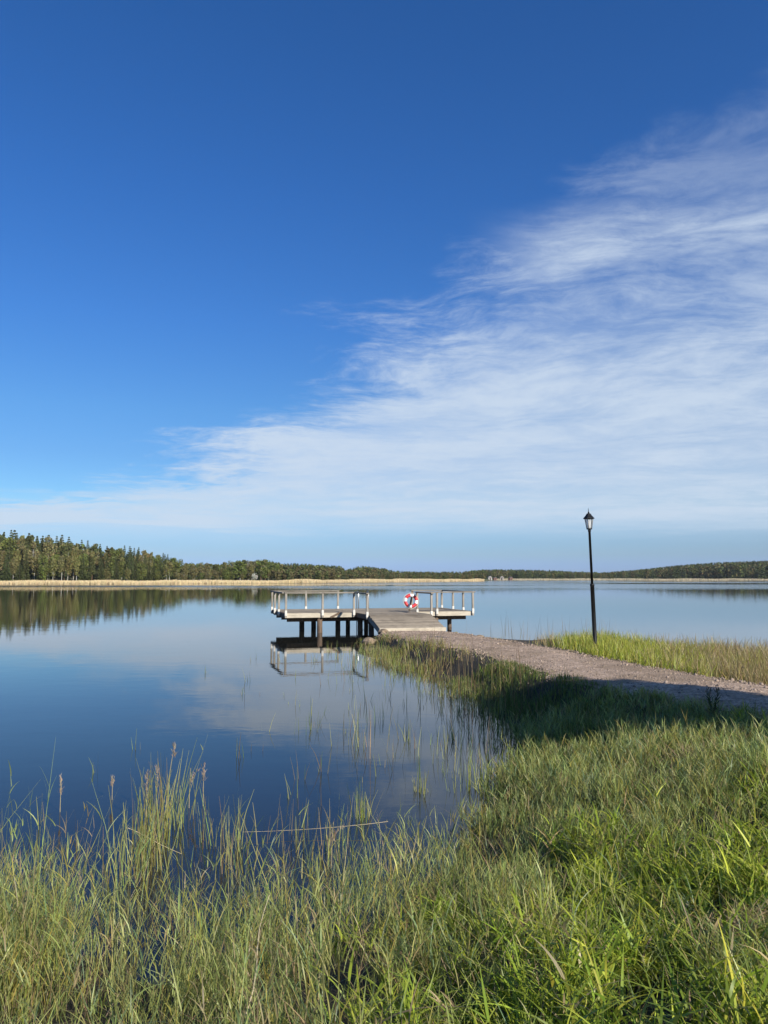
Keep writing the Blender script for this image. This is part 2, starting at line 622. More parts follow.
# path sheet
nseg = 150
cl = []
for i in range(len(path_c) - 1):
    for t in np.linspace(0, 1, 15, endpoint=False):
        p0 = path_c[max(i - 1, 0)]; p1 = path_c[i]; p2 = path_c[i + 1]; p3 = path_c[min(i + 2, len(path_c) - 1)]
        pt = 0.5 * ((2 * p1) + (-p0 + p2) * t + (2 * p0 - 5 * p1 + 4 * p2 - p3) * t * t + (-p0 + 3 * p1 - 3 * p2 + p3) * t ** 3)
        cl.append((*pt, path_w[i] * (1 - t) + path_w[i + 1] * t))
cl.append((*path_c[-1], path_w[-1]))
cl = np.array(cl)
tan = np.gradient(cl[:, :2], axis=0)
tan /= np.linalg.norm(tan, axis=1)[:, None]
nor = np.stack([-tan[:, 1], tan[:, 0]], -1)
K = 15
off = np.linspace(-1, 1, K)
PV = []
for k_, o_ in enumerate(off):
    jit = (vnoise(cl[:, 0] * 3 + 50 * np.sign(o_), cl[:, 1] * 3, 1.0, 5) - 0.5) * 0.5 * abs(o_)
    PV.append(cl[:, :2] + nor * ((cl[:, 2] + jit) * o_)[:, None])
PV = np.array(PV)                                    # K, n, 2
pz = ground_z(PV[..., 0], PV[..., 1]).reshape(PV.shape[:2])
pz += (0.028 - 0.024 * np.abs(off) ** 4)[:, None] + (vnoise(PV[..., 0], PV[..., 1], 0.3, 9) - 0.5) * 0.02
PV3 = np.concatenate([PV, pz[..., None]], -1)
n_ = len(cl)
idx = np.arange(K * n_).reshape(K, n_)
Q = np.stack([idx[:-1, :-1], idx[:-1, 1:], idx[1:, 1:], idx[1:, :-1]], -1).reshape(-1, 4)
m_path, nt, bs, out = new_mat('packed_gravel')
N = NT(nt)
tcn = N.n('ShaderNodeTexCoord')
vo = N.n('ShaderNodeTexVoronoi')
vo.inputs['Scale'].default_value = 26
N.link(tcn.outputs['Object'], vo.inputs['Vector'])
n1 = N.noise(tcn.outputs['Object'], 0.9, 4)
n2 = N.noise(tcn.outputs['Object'], 30, 5, 0.7)
sepc = N.n('ShaderNodeSeparateColor')
N.link(vo.outputs['Color'], sepc.inputs[0])
c = N.ramp(sepc.outputs[0], [(0.0, (0.27, 0.195, 0.14)), (0.5, (0.47, 0.345, 0.25)), (1.0, (0.60, 0.46, 0.35))])
c = N.mix(N.smooth(n1, 0.42, 0.60, 0, 0.75), c, (0.27, 0.20, 0.135))
n3 = N.noise(tcn.outputs['Object'], 3.4, 5, 0.6)
c = N.mix(N.smooth(n3, 0.52, 0.70, 0, 0.6), c, (0.17, 0.125, 0.085))
c = N.mix(N.smooth(n2, 0.55, 0.72, 0, 0.7), c, (0.13, 0.11, 0.09))
N.link(c, bs.inputs['Base Color'])
bs.inputs['Roughness'].default_value = 0.95
bs.inputs['Specular IOR Level'].default_value = 0.15
hgt = N.math('ADD', N.math('MULTIPLY', vo.outputs['Distance'], -1.0), n2)
N.link(N.bump(hgt, 0.9, 0.03), bs.inputs['Normal'])
p_o = link_mesh('path', np_mesh('path', PV3.reshape(-1, 3), Q, smooth=True), m_path)
tag(p_o, kind='structure')

# loose gravel
ico = bmesh.new()
bmesh.ops.create_icosphere(ico, subdivisions=1, radius=1.0)
ico_v = np.array([v.co[:] for v in ico.verts])
ico_f = np.array([[v.index for v in f.verts] for f in ico.faces])
ico.free()
NS = 9000
ii = rng.integers(45, n_ - 1, NS)
oo = rng.uniform(-1.12, 1.12, NS)
sx = cl[ii, 0] + nor[ii, 0] * cl[ii, 2] * oo + rng.normal(0, .15, NS)
sy = cl[ii, 1] + nor[ii, 1] * cl[ii, 2] * oo + rng.normal(0, .15, NS)
sz = ground_z(sx, sy) + 0.02
rad = rng.lognormal(math.log(0.014), 0.45, NS).clip(0.007, 0.045)
sv = ico_v[None] * (rad[:, None, None] * rng.uniform(0.6, 1.25, (NS, 1, 3))) * rng.uniform(0.8, 1.2, (NS, len(ico_v), 1))
sv = sv + np.stack([sx, sy, sz], -1)[:, None]
sf = ico_f[None] + (np.arange(NS) * len(ico_v))[:, None, None]
sc_ = np.repeat((np.array([[0.37, 0.285, 0.22]]) * rng.uniform(0.35, 1.0, (NS, 1)))[:, None], len(ico_v), 1).reshape(-1, 3)
m_peb, nt, bs, out = new_mat('loose_stones')
N = NT(nt)
N.link(N.n('ShaderNodeAttribute', attribute_name='tint').outputs['Color'], bs.inputs['Base Color'])
bs.inputs['Roughness'].default_value = 0.9
gr = link_mesh('gravel', np_mesh('gravel', sv.reshape(-1, 3), sf.reshape(-1, 3), sc_), m_peb)
tag(gr, 'loose pinkish grey gravel stones strewn over the path', 'gravel', kind='stuff')

# ------------------------------------------------------------------ lake
m_water, nt, bs, out = new_mat('lake_water')
N = NT(nt)
geo = N.n('ShaderNodeNewGeometry')
sepg = N.n('ShaderNodeSeparateXYZ')
N.link(geo.outputs['Position'], sepg.inputs[0])
wx, wy, wz = sepg.outputs
w1 = N.noise(N.comb(N.math('MULTIPLY', wx, 0.6), wy), 1.1, 3, 0.5, 0.3)
w2 = N.noise(N.comb(N.math('MULTIPLY', wx, 0.5), wy, 4.0), 4.5, 3, 0.5, 0.2)
patch = N.noise(N.comb(N.math('MULTIPLY', wx, 0.25), wy, 9.0), 0.03, 3, 0.5)
ruffle = N.math('MULTIPLY', N.smooth(wy, 150, 215), N.smooth(patch, 0.40, 0.56))
calm = N.smooth(wy, 6, 60, 0.6, 1.0)
hgt = N.math('ADD', N.math('MULTIPLY', w1, 0.6), N.math('MULTIPLY', w2, 0.2))
stren = N.math('ADD', N.math('MULTIPLY', calm, 0.022), N.math('MULTIPLY', ruffle, 0.5))
N.link(N.bump(hgt, stren, 0.25), bs.inputs['Normal'])
bs.inputs['Base Color'].default_value = (0.016, 0.017, 0.014, 1)
bs.inputs['IOR'].default_value = 1.333
N.put(bs.inputs['Roughness'], N.math('ADD', 0.008, N.math('MULTIPLY', ruffle, 0.12)))
me = np_mesh('water', [(-1900, -60, 0), (1900, -60, 0), (1900, 1500, 0), (-1900, 1500, 0)], [(0, 1, 2, 3)])
w_o = link_mesh('water', me, m_water)
tag(w_o, kind='structure')

# ------------------------------------------------------------------ far shores
# measured outline: bearing (as a column of the photograph) -> distance of the waterline
sh_a = np.array([-420, -200, -60, 0, 130, 260, 380, 470, 484, 492, 600, 700, 768, 900, 1150, 1500.])
sh_d = np.array([170, 225, 258, 268, 284, 318, 385, 450, 470, 600, 640, 610, 580, 540, 480, 430.])
sk_a = np.array([-400, -60, 0, 15, 42, 66, 80, 100, 125, 140, 155, 170, 187, 207, 215, 240, 265, 275, 282, 295, 320, 340, 347, 360, 380, 395, 420, 460, 487, 500, 540, 575, 600, 640, 680, 725, 768, 900, 1500.])
sk_y = np.array([515, 524, 526, 527, 533, 534, 537, 542, 545, 546, 550, 553, 560, 560, 561, 557.5, 557, 560, 563, 562.5, 564, 565, 569, 565, 567, 570, 571, 571, 569, 569, 569.5, 571, 572, 569, 564.5, 561.5, 560, 558, 556.])


def shore_d(a):
    return np.interp(a, sh_a, sh_d)


def sky_h(a, D):
    """height of the measured treeline at distance D"""
    return EYE + (HOR - np.interp(a, sk_a, sk_y)) / F * np.asarray(D)


def far_z(a, D):
    a = np.asarray(a, float)
    D = np.asarray(D, float)
    s = D - shore_d(a)
    z = 0.25 + 0.9 * sstep(s, 4, 30)
    lh = np.interp(a, [-400, 0, 100, 200, 260, 300], [14, 9, 5, 1.5, 1, 0])
    z = z + lh * sstep(s, 20, 110)
    mh = np.interp(a, [270, 300, 345, 380, 420, 480], [0, 8, 7, 6, 1, 0])
    z = z + mh * sstep(s, 120, 330)
    rh = np.interp(a, [480, 600, 640, 680, 725, 768, 900, 1500], [0, 0, 6, 15, 22, 25, 30, 34])
    z = z + rh * sstep(s, 60, 520)
    return z


aa = np.concatenate([np.arange(-420, -60, 12), np.arange(-60, 900, 5), np.arange(900, 1500, 20)]).astype(float)
so = np.array([-1.5, 0.0, 3, 8, 15, 25, 40, 70, 110, 180, 280, 400, 560, 750.])
A, S = np.meshgrid(aa, so)
D = shore_d(A) + S
Zf = np.where(S < 0, -0.6, far_z(A, D))
Zf = np.where(S == 0, 0.02, Zf)
Vf = np.stack([(A - CX) / F * D, D, Zf], -1).reshape(-1, 3)
idx = np.arange(A.size).reshape(A.shape)
Q = np.stack([idx[:-1, :-1], idx[:-1, 1:], idx[1:, 1:], idx[1:, :-1]], -1).reshape(-1, 4)
m_hill, nt, bs, out = new_mat('forest_floor')
N = NT(nt)
tcn = N.n('ShaderNodeTexCoord')
n1 = N.noise(tcn.outputs['Object'], 0.05, 6)
N.link(N.ramp(n1, [(0.3, (0.035, 0.045, 0.02)), (0.7, (0.075, 0.08, 0.03))]), bs.inputs['Base Color'])
bs.inputs['Roughness'].default_value = 1
h_o = link_mesh('hills', np_mesh('hills', Vf, Q, smooth=True), m_hill)
tag(h_o, kind='structure')


# -- trees ---------------------------------------------------------
def card_mesh(name, P, U, W, tint, jag=0.35):
    """leaf clumps: centres P, half-axes U and W, as ragged four-sided faces"""
    n = len(P)
    j = lambda: 1 + rng.uniform(-jag, jag, (n, 1))
    Vv = np.stack([P - U * j() - W * j() * 0.6, P + U * j() * 0.7 - W * j(), P + U * j() + W * j() * 0.6, P - U * j() * 0.6 + W * j()], 1)
    q_ = np.arange(n * 4).reshape(n, 4)
    return Vv.reshape(-1, 3), q_, np.repeat(tint[:, None], 4, 1).reshape(-1, 3)


def rdir(n):
    v = rng.normal(0, 1, (n, 3))
    return v / np.linalg.norm(v, axis=1)[:, None]


def perp(v):
    r_ = rdir(len(v))
    u = np.cross(v, r_)
    return u / np.linalg.norm(u, axis=1)[:, None]


def spruce_cards(n, H, Rad, base=(0.080, 0.098, 0.034), size=0.34, low=0.08):
    t = rng.uniform(0, 1, n) ** 1.35              # more near the bottom
    layers = 17
    k = np.floor(t * layers)
    tl = (k + rng.uniform(0, 0.55, n)) / layers
    ph = (k * 2.4) + rng.integers(0, 7, n) * (2 * math.pi / 7) + rng.normal(0, 0.17, n)
    rmax = (Rad * (1 - tl) ** 0.85 + 0.12) * (0.75 + 0.5 * np.sin(ph * 3.1 + k * 1.7) ** 2)
    r_ = rmax * rng.uniform(0.15, 1, n) ** 0.6
    z = low * H + tl * H * (1 - low) - 0.28 * r_
    P = np.stack([r_ * np.cos(ph), r_ * np.sin(ph), z], -1)
    outv = np.stack([np.cos(ph), np.sin(ph), -0.4 + rng.normal(0, .25, n)], -1)
    outv /= np.linalg.norm(outv, axis=1)[:, None]
    side = perp(outv)
    s_ = size * rng.uniform(0.6, 1.3, (n, 1)) * (0.45 + 0.75 * (1 - tl[:, None]))
    tint = np.array([base]) * rng.uniform(0.65, 1.35, (n, 1)) * np.array([[1, 1, 1]])
    return card_mesh('c', P, outv * s_, side * s_ * 0.55, tint)


def leafy_cards(n, H, Rad, base, size=0.3, low=0.25, clumps=26, squash=1.0):
    cz = (low + 1) / 2 * H
    hz = (1 - low) / 2 * H
    cd = rdir(clumps) * (rng.uniform(0.25, 1, (clumps, 1)) ** 0.5)
    cc = cd * np.array([[Rad, Rad, hz * squash]]) * 0.82 + np.array([[0, 0, cz]])
    cr = rng.uniform(0.22, 0.42, clumps) * Rad + 0.25
    ki = rng.integers(0, clumps, n)
    P = cc[ki] + rdir(n) * (cr[ki] * rng.uniform(0.3, 1, n) ** 0.5)[:, None] * np.array([[1, 1, 1.1]])
    nrm = rdir(n)
    U = perp(nrm)
    W = np.cross(nrm, U)
    s_ = size * rng.uniform(0.5, 1.3, (n, 1))
    tint = np.array([base]) * rng.uniform(0.72, 1.28, (n, 1)) * (1 + rng.normal(0, 0.08, (n, 3))) * (0.8 + 0.4 * rng.uniform(0, 1, clumps))[ki][:, None]
    return card_mesh('c', P, U * s_, W * s_ * 0.8, np.clip(tint, 0.004, 1))


def trunk_data(H, r0, top=0.97, limbs=0, Rad=0, low=0.3, sides=6):
    b = MB()
    wob = [Vector((random.uniform(-1, 1), random.uniform(-1, 1), 0)) * r0 * 0.8 for _ in range(6)]
    pts = [wob[i] * (i > 0) + Vector((0, 0, H * top * i / 5 - (0.4 if i == 0 else 0))) for i in range(6)]
    b.tube(pts, [r0 * (1 - 0.86 * i / 5) for i in range(6)], sides)
    for i in range(limbs):
        t = random.uniform(low, 0.85)
        a = i * 2.4
        L = Rad * random.uniform(0.5, 0.85) * (1.15 - t)
        o = Vector((0, 0, H * top * t))
        e = o + Vector((math.cos(a) * L, math.sin(a) * L, L * random.uniform(0.4, 1.0)))
        mid = (o + e) / 2 + Vector((0, 0, -0.08 * L))
        b.tube([o, mid, e], [r0 * 0.35 * (1 - t * .5), r0 * 0.22 * (1 - t * .5), r0 * 0.06], 5)
    me_ = bpy.data.meshes.new('trunk')
    bmesh.ops.recalc_face_normals(b.bm, faces=b.bm.faces)
    b.bm.to_mesh(me_)
    b.bm.free()
    return me_


# every kind is a unit of 16 m high, scaled when planted
KINDS = {}


def add_kind(key, name, label, variants, trunk_mat):
    KINDS[key] = (name, label, variants, trunk_mat)


def mk(cards, trunk, tm):
    me_ = np_mesh('crown', *cards)
    me_.materials.append(M_LEAF)
    trunk.materials.append(tm)
    return me_, trunk


add_kind('spruce', 'spruce_tree', 'dark green pointed spruce standing in the forest behind the reed belt',
         [mk(spruce_cards(2600, 16, rr), trunk_data(16, 0.2), M_BARK) for rr in (2.3, 2.8, 1.9)], M_BARK)
add_kind('pine', 'pine_tree', 'tall pine with bare trunk and high ragged crown in the far forest',
         [mk(leafy_cards(1500, 16, rr, (0.100, 0.110, 0.038), 0.36, 0.42, 22), trunk_data(16, 0.18, 0.95, 6, rr, 0.6), M_PINEB) for rr in (2.0, 2.4)], M_PINEB)
add_kind('birch', 'birch_tree', 'slender pale birch with white trunk and thin olive spring leaves in the far forest',
         [mk(leafy_cards(1250, 16, rr, (0.180, 0.170, 0.060), 0.29, 0.16, 34), trunk_data(16, 0.12, 0.96, 12, rr, 0.25), M_BIRCH) for rr in (1.8, 2.2)], M_BIRCH)
add_kind('aspen', 'aspen_tree', 'brownish aspen barely in leaf standing in the far forest',
         [mk(leafy_cards(1300, 16, rr, (0.185, 0.165, 0.070), 0.27, 0.14, 36), trunk_data(16, 0.13, 0.96, 14, rr, 0.25), M_BIRCH) for rr in (2.3, 2.8)], M_BIRCH)
add_kind('leafy', 'broadleaf_tree', 'fresh green rounded broadleaf tree in the forest behind the reed belt',
         [mk(leafy_cards(1600, 16, rr, (0.135, 0.160, 0.040), 0.34, 0.06, 32), trunk_data(16, 0.24, 0.85, 10, rr, 0.2), M_BARK) for rr in (3.2, 3.8)], M_BARK)

GROUP_F = 'trees of the forest behind the left reed belt'


def plant(key, x, y, z, h, wide=1.0, label=None, group=GROUP_F, name=None):
    nm, lb, var, tm = KINDS[key]
    crown, trunk = var[random.randrange(len(var))]
    root = empty(name or nm, (x, y, z - 0.1), random.uniform(0, 6.28))
    s_ = h / 16
    root.scale = (s_ * wide, s_ * wide, s_)
    tag(root, label or lb, 'tree', group)
    c_ = bpy.data.objects.new('crown', crown)
    t_ = bpy.data.objects.new('trunk', trunk)
    for o_ in (c_, t_):
        col.objects.link(o_)
        o_.parent = root
    return root


n_trees = 0
for row, (s0, hr, step, jit) in enumerate([(13, (0.38, 0.68), 8.2, 3), (24, (0.58, 0.86), 7.4, 5), (40, (0.78, 0.98), 6.8, 7), (62, (0.90, 1.01), 6.2, 9)]):
    a = -52.0
    while a < 281:
        a += step * random.uniform(0.7, 1.3)
        D_ = float(shore_d(a)) + s0 + random.uniform(-jit, jit)
        z_ = float(far_z(a, D_))
        top = float(sky_h(a, D_))
        h_ = (top - z_) * random.uniform(*hr)
        u = random.random()
        if a < 135:
            w_ = [('spruce', .42), ('pine', .16), ('birch', .16), ('aspen', .14), ('leafy', .12)] if row > 1 else [('spruce', .22), ('pine', .10), ('birch', .32), ('aspen', .20), ('leafy', .16)]
        elif a < 190:
            w_ = [('spruce', .28), ('pine', .12), ('birch', .26), ('aspen', .16), ('leafy', .18)]
        else:
            w_ = [('spruce', .05), ('pine', .15), ('birch', .25), ('aspen', .25), ('leafy', .30)]
        for key, pr in w_:
            u -= pr
            if u <= 0:
                break
        if row == 3 and key in ('aspen',):
            key = 'spruce' if a < 190 else 'leafy'
        wide = min(1.5, max(0.9, 11 / max(h_, 6)))
        if key == 'leafy' and row < 2:
            wide *= 0.85
        plant(key, (a - CX) / F * D_, D_, z_, max(h_, 4.5), wide)
        n_trees += 1
print('trees', n_trees)
# the rounded group at the end of the forest
for (a, s0, ytop, wide, lb) in [(262, 14, 557, 1.55, 'large rounded bright green tree at the right end of the left forest'),
                                (240, 18, 557.5, 1.4, 'wide brownish green tree just left of the white flowering tree'),
                                (275, 20, 560.5, 1.5, 'lower round green tree where the left forest ends')]:
    D_ = float(shore_d(a)) + s0
    z_ = float(far_z(a, D_))
    plant('leafy', (a - CX) / F * D_, D_, z_, EYE + (HOR - ytop) / F * D_ - z_, wide, lb, None)
flower = np_mesh('crown', *leafy_cards(420, 16, 4.6, (0.62, 0.62, 0.55), 0.42, 0.1, 14))
flower.materials.append(M_LEAF)
D_ = float(shore_d(255)) + 9
root = empty('flowering_tree', ((255 - CX) / F * D_, D_, float(far_z(255, D_)) - .1))
root.scale = (0.33, 0.33, 0.33)
tag(root, 'small white flowering tree at the forest edge', 'tree')
for nm, me_ in (('crown', flower), ('trunk', KINDS['leafy'][2][0][1])):
    o_ = bpy.data.objects.new(nm, me_)
    col.objects.link(o_)
    o_.parent = root


# far woods that read as one mass: many small crowns merged
def merged(name, items, label):
    Vs, Qs, Ts = [], [], []
    o_ = 0
    protos = {'s': [spruce_cards(130, 16, 3.0, (0.062, 0.080, 0.034), 0.95) for _ in range(4)],
              'l': [leafy_cards(120, 16, 3.8, (0.105, 0.122, 0.042), 0.85, 0.05, 14) for _ in range(4)],
              'b': [leafy_cards(110, 16, 3.4, (0.150, 0.132, 0.060), 0.75, 0.1, 14) for _ in range(4)]}
    for (kd, x, y, z, h, wide) in items:
        v, q_, t_ = protos[kd][random.randrange(4)]
        a_ = random.uniform(0, 6.28)
        ca, sa = math.cos(a_), math.sin(a_)
        s_ = h / 16
        vv = np.stack([(v[:, 0] * ca - v[:, 1] * sa) * s_ * wide + x, (v[:, 0] * sa + v[:, 1] * ca) * s_ * wide + y, v[:, 2] * s_ + z], -1)
        Vs.append(vv)
        Qs.append(q_ + o_)
        Ts.append(t_ * random.uniform(0.75, 1.25))
        o_ += len(v)
    ob = link_mesh(name, np_mesh(name, np.concatenate(Vs), np.concatenate(Qs), np.concatenate(Ts)), M_FAR)
    tag(ob, label, 'woodland', kind='stuff')
    return ob


items = []
# undergrowth and inner rows of the left forest
for _ in range(900):
    a = random.uniform(-70, 285)
    s_ = random.uniform(14, 95)
    D_ = float(shore_d(a)) + s_
    z_ = float(far_z(a, D_))
    full = float(sky_h(a, D_)) - z_
    h_ = full * (random.uniform(0.2, 0.4) if s_ < 40 else random.uniform(0.5, 0.9))
    items.append((random.choice('slbs' if a < 150 else 'llbs'), (a - CX) / F * D_, D_, z_ - .2, max(2.5, h_), random.uniform(0.8, 1.1)))
for _ in range(500):                                  # beyond the frame on the left
    a = random.uniform(-400, -60)
    D_ = float(shore_d(a)) + random.uniform(12, 90)
    items.append((random.choice('slbs'), (a - CX) / F * D_, D_, float(far_z(a, D_)) - .2, random.uniform(9, 17), 1.0))
merged('forest_undergrowth', items, 'dense inner forest and undergrowth between the trees of the left shore')
items = []
for _ in range(1300):
    a = random.uniform(272, 484)
    u = random.random()
    s_ = 10 + 330 * u ** 1.6
    D_ = float(shore_d(a)) + s_
    z_ = float(far_z(a, D_))
    top = float(sky_h(a, D_))
    h_ = min((top - z_) * random.uniform(0.8, 1.02), random.uniform(8, 15)) * (0.75 if s_ < 30 else 1)
    if h_ < 2:
        continue
    items.append((random.choice('lbbs' if s_ < 120 else 'sssl'), (a - CX) / F * D_, D_, z_ - .2, h_, random.uniform(0.9, 1.3)))
merged('woodland', items, 'low mixed wood on the middle headland behind the dock')
items = []
for _ in range(3000):
    a = random.uniform(470, 800) if random.random() < .85 else random.uniform(800, 1400)
    u = random.random()
    s_ = 8 + 560 * u ** 1.25
    D_ = max(float(shore_d(max(a, 492))), 430) + s_
    z_ = float(far_z(max(a, 492), D_))
    top = float(sky_h(a, D_))
    h_ = min((top - z_) * random.uniform(0.85, 1.03), random.uniform(10, 17))
    if h_ < 2:
        continue
    items.append((random.choice('sslb'), (a - CX) / F * D_, D_, z_ - .2, h_, random.uniform(0.9, 1.3)))
merged('woodland', items, 'dark mixed wood covering the far shore and hill on the right')


# dry reed belts along the far shore
def reed_belt(name, a0, a1, depth, n, label, base, hh):
    a = rng.uniform(a0, a1, n)
    s_ = (rng.uniform(0, depth, n) - 3.5 * vnoise(a * 3.1, a * 0, 7.0, 5) - 1.2 * vnoise(a * 3.1, a * 0, 1.7, 6)) * np.interp(a, [a0, a0 + 6, a1 - 40, a1], [1, 1, 1, .25])
    D_ = shore_d(a) + s_
    pos = np.stack([(a - CX) / F * D_, D_, np.where(s_ < 0, -0.1, 0.1)], -1)
    h_ = hh * rng.uniform(0.6, 1.12, n) * (0.62 + 0.5 * vnoise(pos[:, 0], pos[:, 1], 11) + .22 * vnoise(pos[:, 0], pos[:, 1], 2.5, 3))
    tint = np.array([base]) * rng.uniform(0.75, 1.25, (n, 1)) * (1 + rng.normal(0, .04, (n, 3)))
    me_ = blade_mesh(name, pos, h_, rng.uniform(.05, .12, n) * D_ / 300, rng.uniform(0, 6.28, n), rng.uniform(0, .12, n), rng.uniform(0, .12, n), tint,
                     head=rng.normal(0, .5, n), seg=2, tipw=0.5)
    tag(link_mesh(name, me_, M_STRAW), label, 'reeds', kind='stuff')


reed_belt('reed_belt', -120, 300, 12, 42000, 'pale dry reed belt in front of the left forest', (0.68, 0.55, 0.33), 1.25)
reed_belt('reed_belt', 295, 484, 14, 22000, 'thin pale reed belt along the middle headland', (0.64, 0.52, 0.32), 1.4)
reed_belt('reed_belt', 494, 900, 12, 16000, 'faint pale reed line along the far right shore', (0.46, 0.40, 0.28), 1.3)


# small boathouses on the far shore
def cottage(a, w, hgt_, colr, label, roofc):
    D_ = 560.0
    x0 = (a - CX) / F * D_
    r_ = empty('boathouse', (x0, D_, 0.3), random.uniform(-.3, .3))
    tag(r_, label, 'boathouse')
    b = MB()
    b.box((0, 0, hgt_ / 2), (w, w * 1.3, hgt_))
    b.build('wall', plain('painted_boards', colr, .8, var=.08), r_)
    b = MB()
    hw, rd, L = w / 2 + .25, w * .42, w * .65 + .3
    vs_ = [b.bm.verts.new(v) for v in ((-hw, -L, hgt_), (hw, -L, hgt_), (0, -L, hgt_ + rd), (-hw, L, hgt_), (hw, L, hgt_), (0, L, hgt_ + rd))]
    for f in ((0, 1, 2), (3, 5, 4), (0, 2, 5, 3), (1, 4, 5, 2), (0, 3, 4, 1)):
        b.bm.faces.new([vs_[i] for i in f])
    b.build('roof', plain('roof_felt', roofc, .9, var=.1), r_)
    b = MB()
    b.box((0, -w * .65 - .03, hgt_ * .42), (w * .36, .06, hgt_ * .8))
    b.build('door', plain('dark_door', (0.08, .07, .06), .8), r_)


cottage(489.5, 2.6, 2.0, (0.40, 0.38, 0.34), 'leftmost small cream boathouse on the far shore', (0.35, 0.32, 0.3))
cottage(494.5, 2.0, 1.6, (0.22, 0.10, 0.075), 'small dark red boathouse between the two pale ones on the far shore', (0.12, 0.10, 0.09))
cottage(501.5, 2.4, 2.0, (0.40, 0.37, 0.33), 'pale boathouse right of the dark red one on the far shore', (0.35, 0.32, 0.3))
cottage(510, 2.2, 1.8, (0.20, 0.10, 0.075), 'rightmost red boathouse below the far wood', (0.12, 0.10, 0.09))

# ------------------------------------------------------------------ dock
dock = empty('bathing_dock', (-4.64, 36.5, 0), R(15.2))
tag(dock, 'weathered grey timber bathing dock with post railings standing on piles in the lake', 'dock')
# local frame: x along the front, y away from the shore; wings' front at y=0, walkway comes towards the shore
DZ = 0.945               # deck top
LW, WK, RW, DEP = 3.4, 2.95, 3.05, 4.6
TOT = LW + WK + RW
WY = -2.55               # where the ramp starts
RY, RZ = -4.5, 0.46     # foot of the ramp
b = MB()
nb = int(DEP / 0.145)
for i in range(nb):
    y = (i + .5) * DEP / nb
    for (x0, x1) in ((0.02, 3.2), (3.21, 6.5), (6.51, TOT - .02)):
        b.box(((x0 + x1) / 2, y, DZ - .02 + random.uniform(-.003, .003)), (x1 - x0 - .006, DEP / nb - .012, .04))
ny_ = int(-WY / .145)
for i in range(ny_):
    y = WY + (i + .5) * (-WY) / ny_ - .004
    b.box((LW + WK / 2, y, DZ - .02 + random.uniform(-.003, .003)), (WK - .02, -WY / ny_ - .012, .04))
b.build('deck', M_DECK, dock)
# ramp
b = MB()
rl = math.hypot(RY - WY, DZ - RZ)
ra = math.atan2(DZ - RZ, WY - RY)
nr = int(rl / .145)
for i in range(nr):
    t = (i + .5) / nr
    y, z = RY + (WY - RY) * t, RZ + (DZ - RZ) * t
    b.box((LW + WK / 2 + random.uniform(-.015, .015), y, z - .02), (WK, rl / nr - .012, .04), rot=Matrix.Rotation(ra, 4, 'X'))
b.build('ramp_boards', M_DECK, dock)
b = MB()
b.box((LW + WK / 2, RY - .035, RZ - .075), (WK + .05, .06, .17), bevel=.006)
b.build('ramp_end_board', M_FASCIA, dock)
for x in (LW + .03, LW + WK - .03):
    b = MB()
    b.beam((x, RY + .05, RZ - .16), (x, WY, DZ - .17), .06, .2)
    b.build('ramp_side_beam', M_RAILW, dock)
# edge beams
b = MB()
FH = 0.21
fz = DZ - FH / 2 - .012
b.box((LW / 2 - .03, -.032, fz), (LW - .02, .06, FH), bevel=.005)
b.build('edge_beam', M_FASCIA, dock)
b = MB()
b.box((LW + WK + RW / 2 + .03, -.032, fz), (RW - .02, .06, FH), bevel=.005)
b.build('edge_beam', M_FASCIA, dock)
b = MB()
b.box((-.033, DEP / 2, fz), (.06, DEP + .06, FH), bevel=.005)
b.box((TOT + .033, DEP / 2, fz), (.06, DEP + .06, FH), bevel=.005)
b.box((TOT / 2, DEP + .033, fz), (TOT, .06, FH), bevel=.005)
b.box((LW + .03, WY / 2 - .03, fz), (.06, -WY - .1, FH))
b.box((LW + WK - .03, WY / 2 - .03, fz), (.06, -WY - .1, FH))
for x in np.linspace(.8, TOT - .8, 7):
    b.box((x, DEP / 2, DZ - .14), (.07, DEP - .1, .18))
for y in (.55, 2.5, 4.45):
    b.box((TOT / 2, y, DZ - .33), (TOT - .3, .15, .2))
b.box((LW + WK / 2, WY + .5, DZ - .33), (WK - .2, .15, .2))
b.build('under_frame', M_PILE, dock)
# diagonal board seen on the front edge
# piles
RH = 0.93
for (x, y, r_) in ((1.66, .12, .13), (1.15, 2.3, .13), (2.05, 4.0, .13), (3.0, 2.3, .13), (3.9, 4.0, .12), (LW + .25, WY + .5, .13), (LW + .35, .55, .13), (LW + WK - .3, .55, .13),
                  (LW + WK - .25, WY + .5, .13), (7.55, .2, .12), (9.1, 2.5, .12), (8.3, 4.4, .12), (5.0, 4.4, .12)):
    b = MB()
    b.tube([(x, y, -1.6), (x + .01, y, -.3), (x, y + .01, .2), (x, y, DZ - .24)], [r_ * 1.04, r_ * 1.02, r_, r_ * .97], 12)
    b.build('pile', M_PILE, dock)


def post(x, y, z0=DZ - .22, h=RH, w=.095):
    b = MB()
    b.box((x, y, (z0 + DZ + h) / 2), (w, w, DZ + h - z0), bevel=.006)
    po_ = b.build('post', M_POST, dock)
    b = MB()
    b.box((x, y, DZ + .01), (w + .010, w + .010, .25), bevel=.003)  # slightly wider, paler box around the foot of the post
    b.build('post_foot', M_POST_FOOT, po_)


def rail(a_, b_, lab='rail'):
    d = (Vector(b_) - Vector(a_)).normalized() * .07
    b = MB()
    b.beam(Vector(a_) - d, Vector(b_) + d, .13, .06, bevel=.006)
    b.build('rail', M_RAILW, dock)


HZ = DZ + RH + .024
po = .11
fr = -.115               # posts stand on the outer face
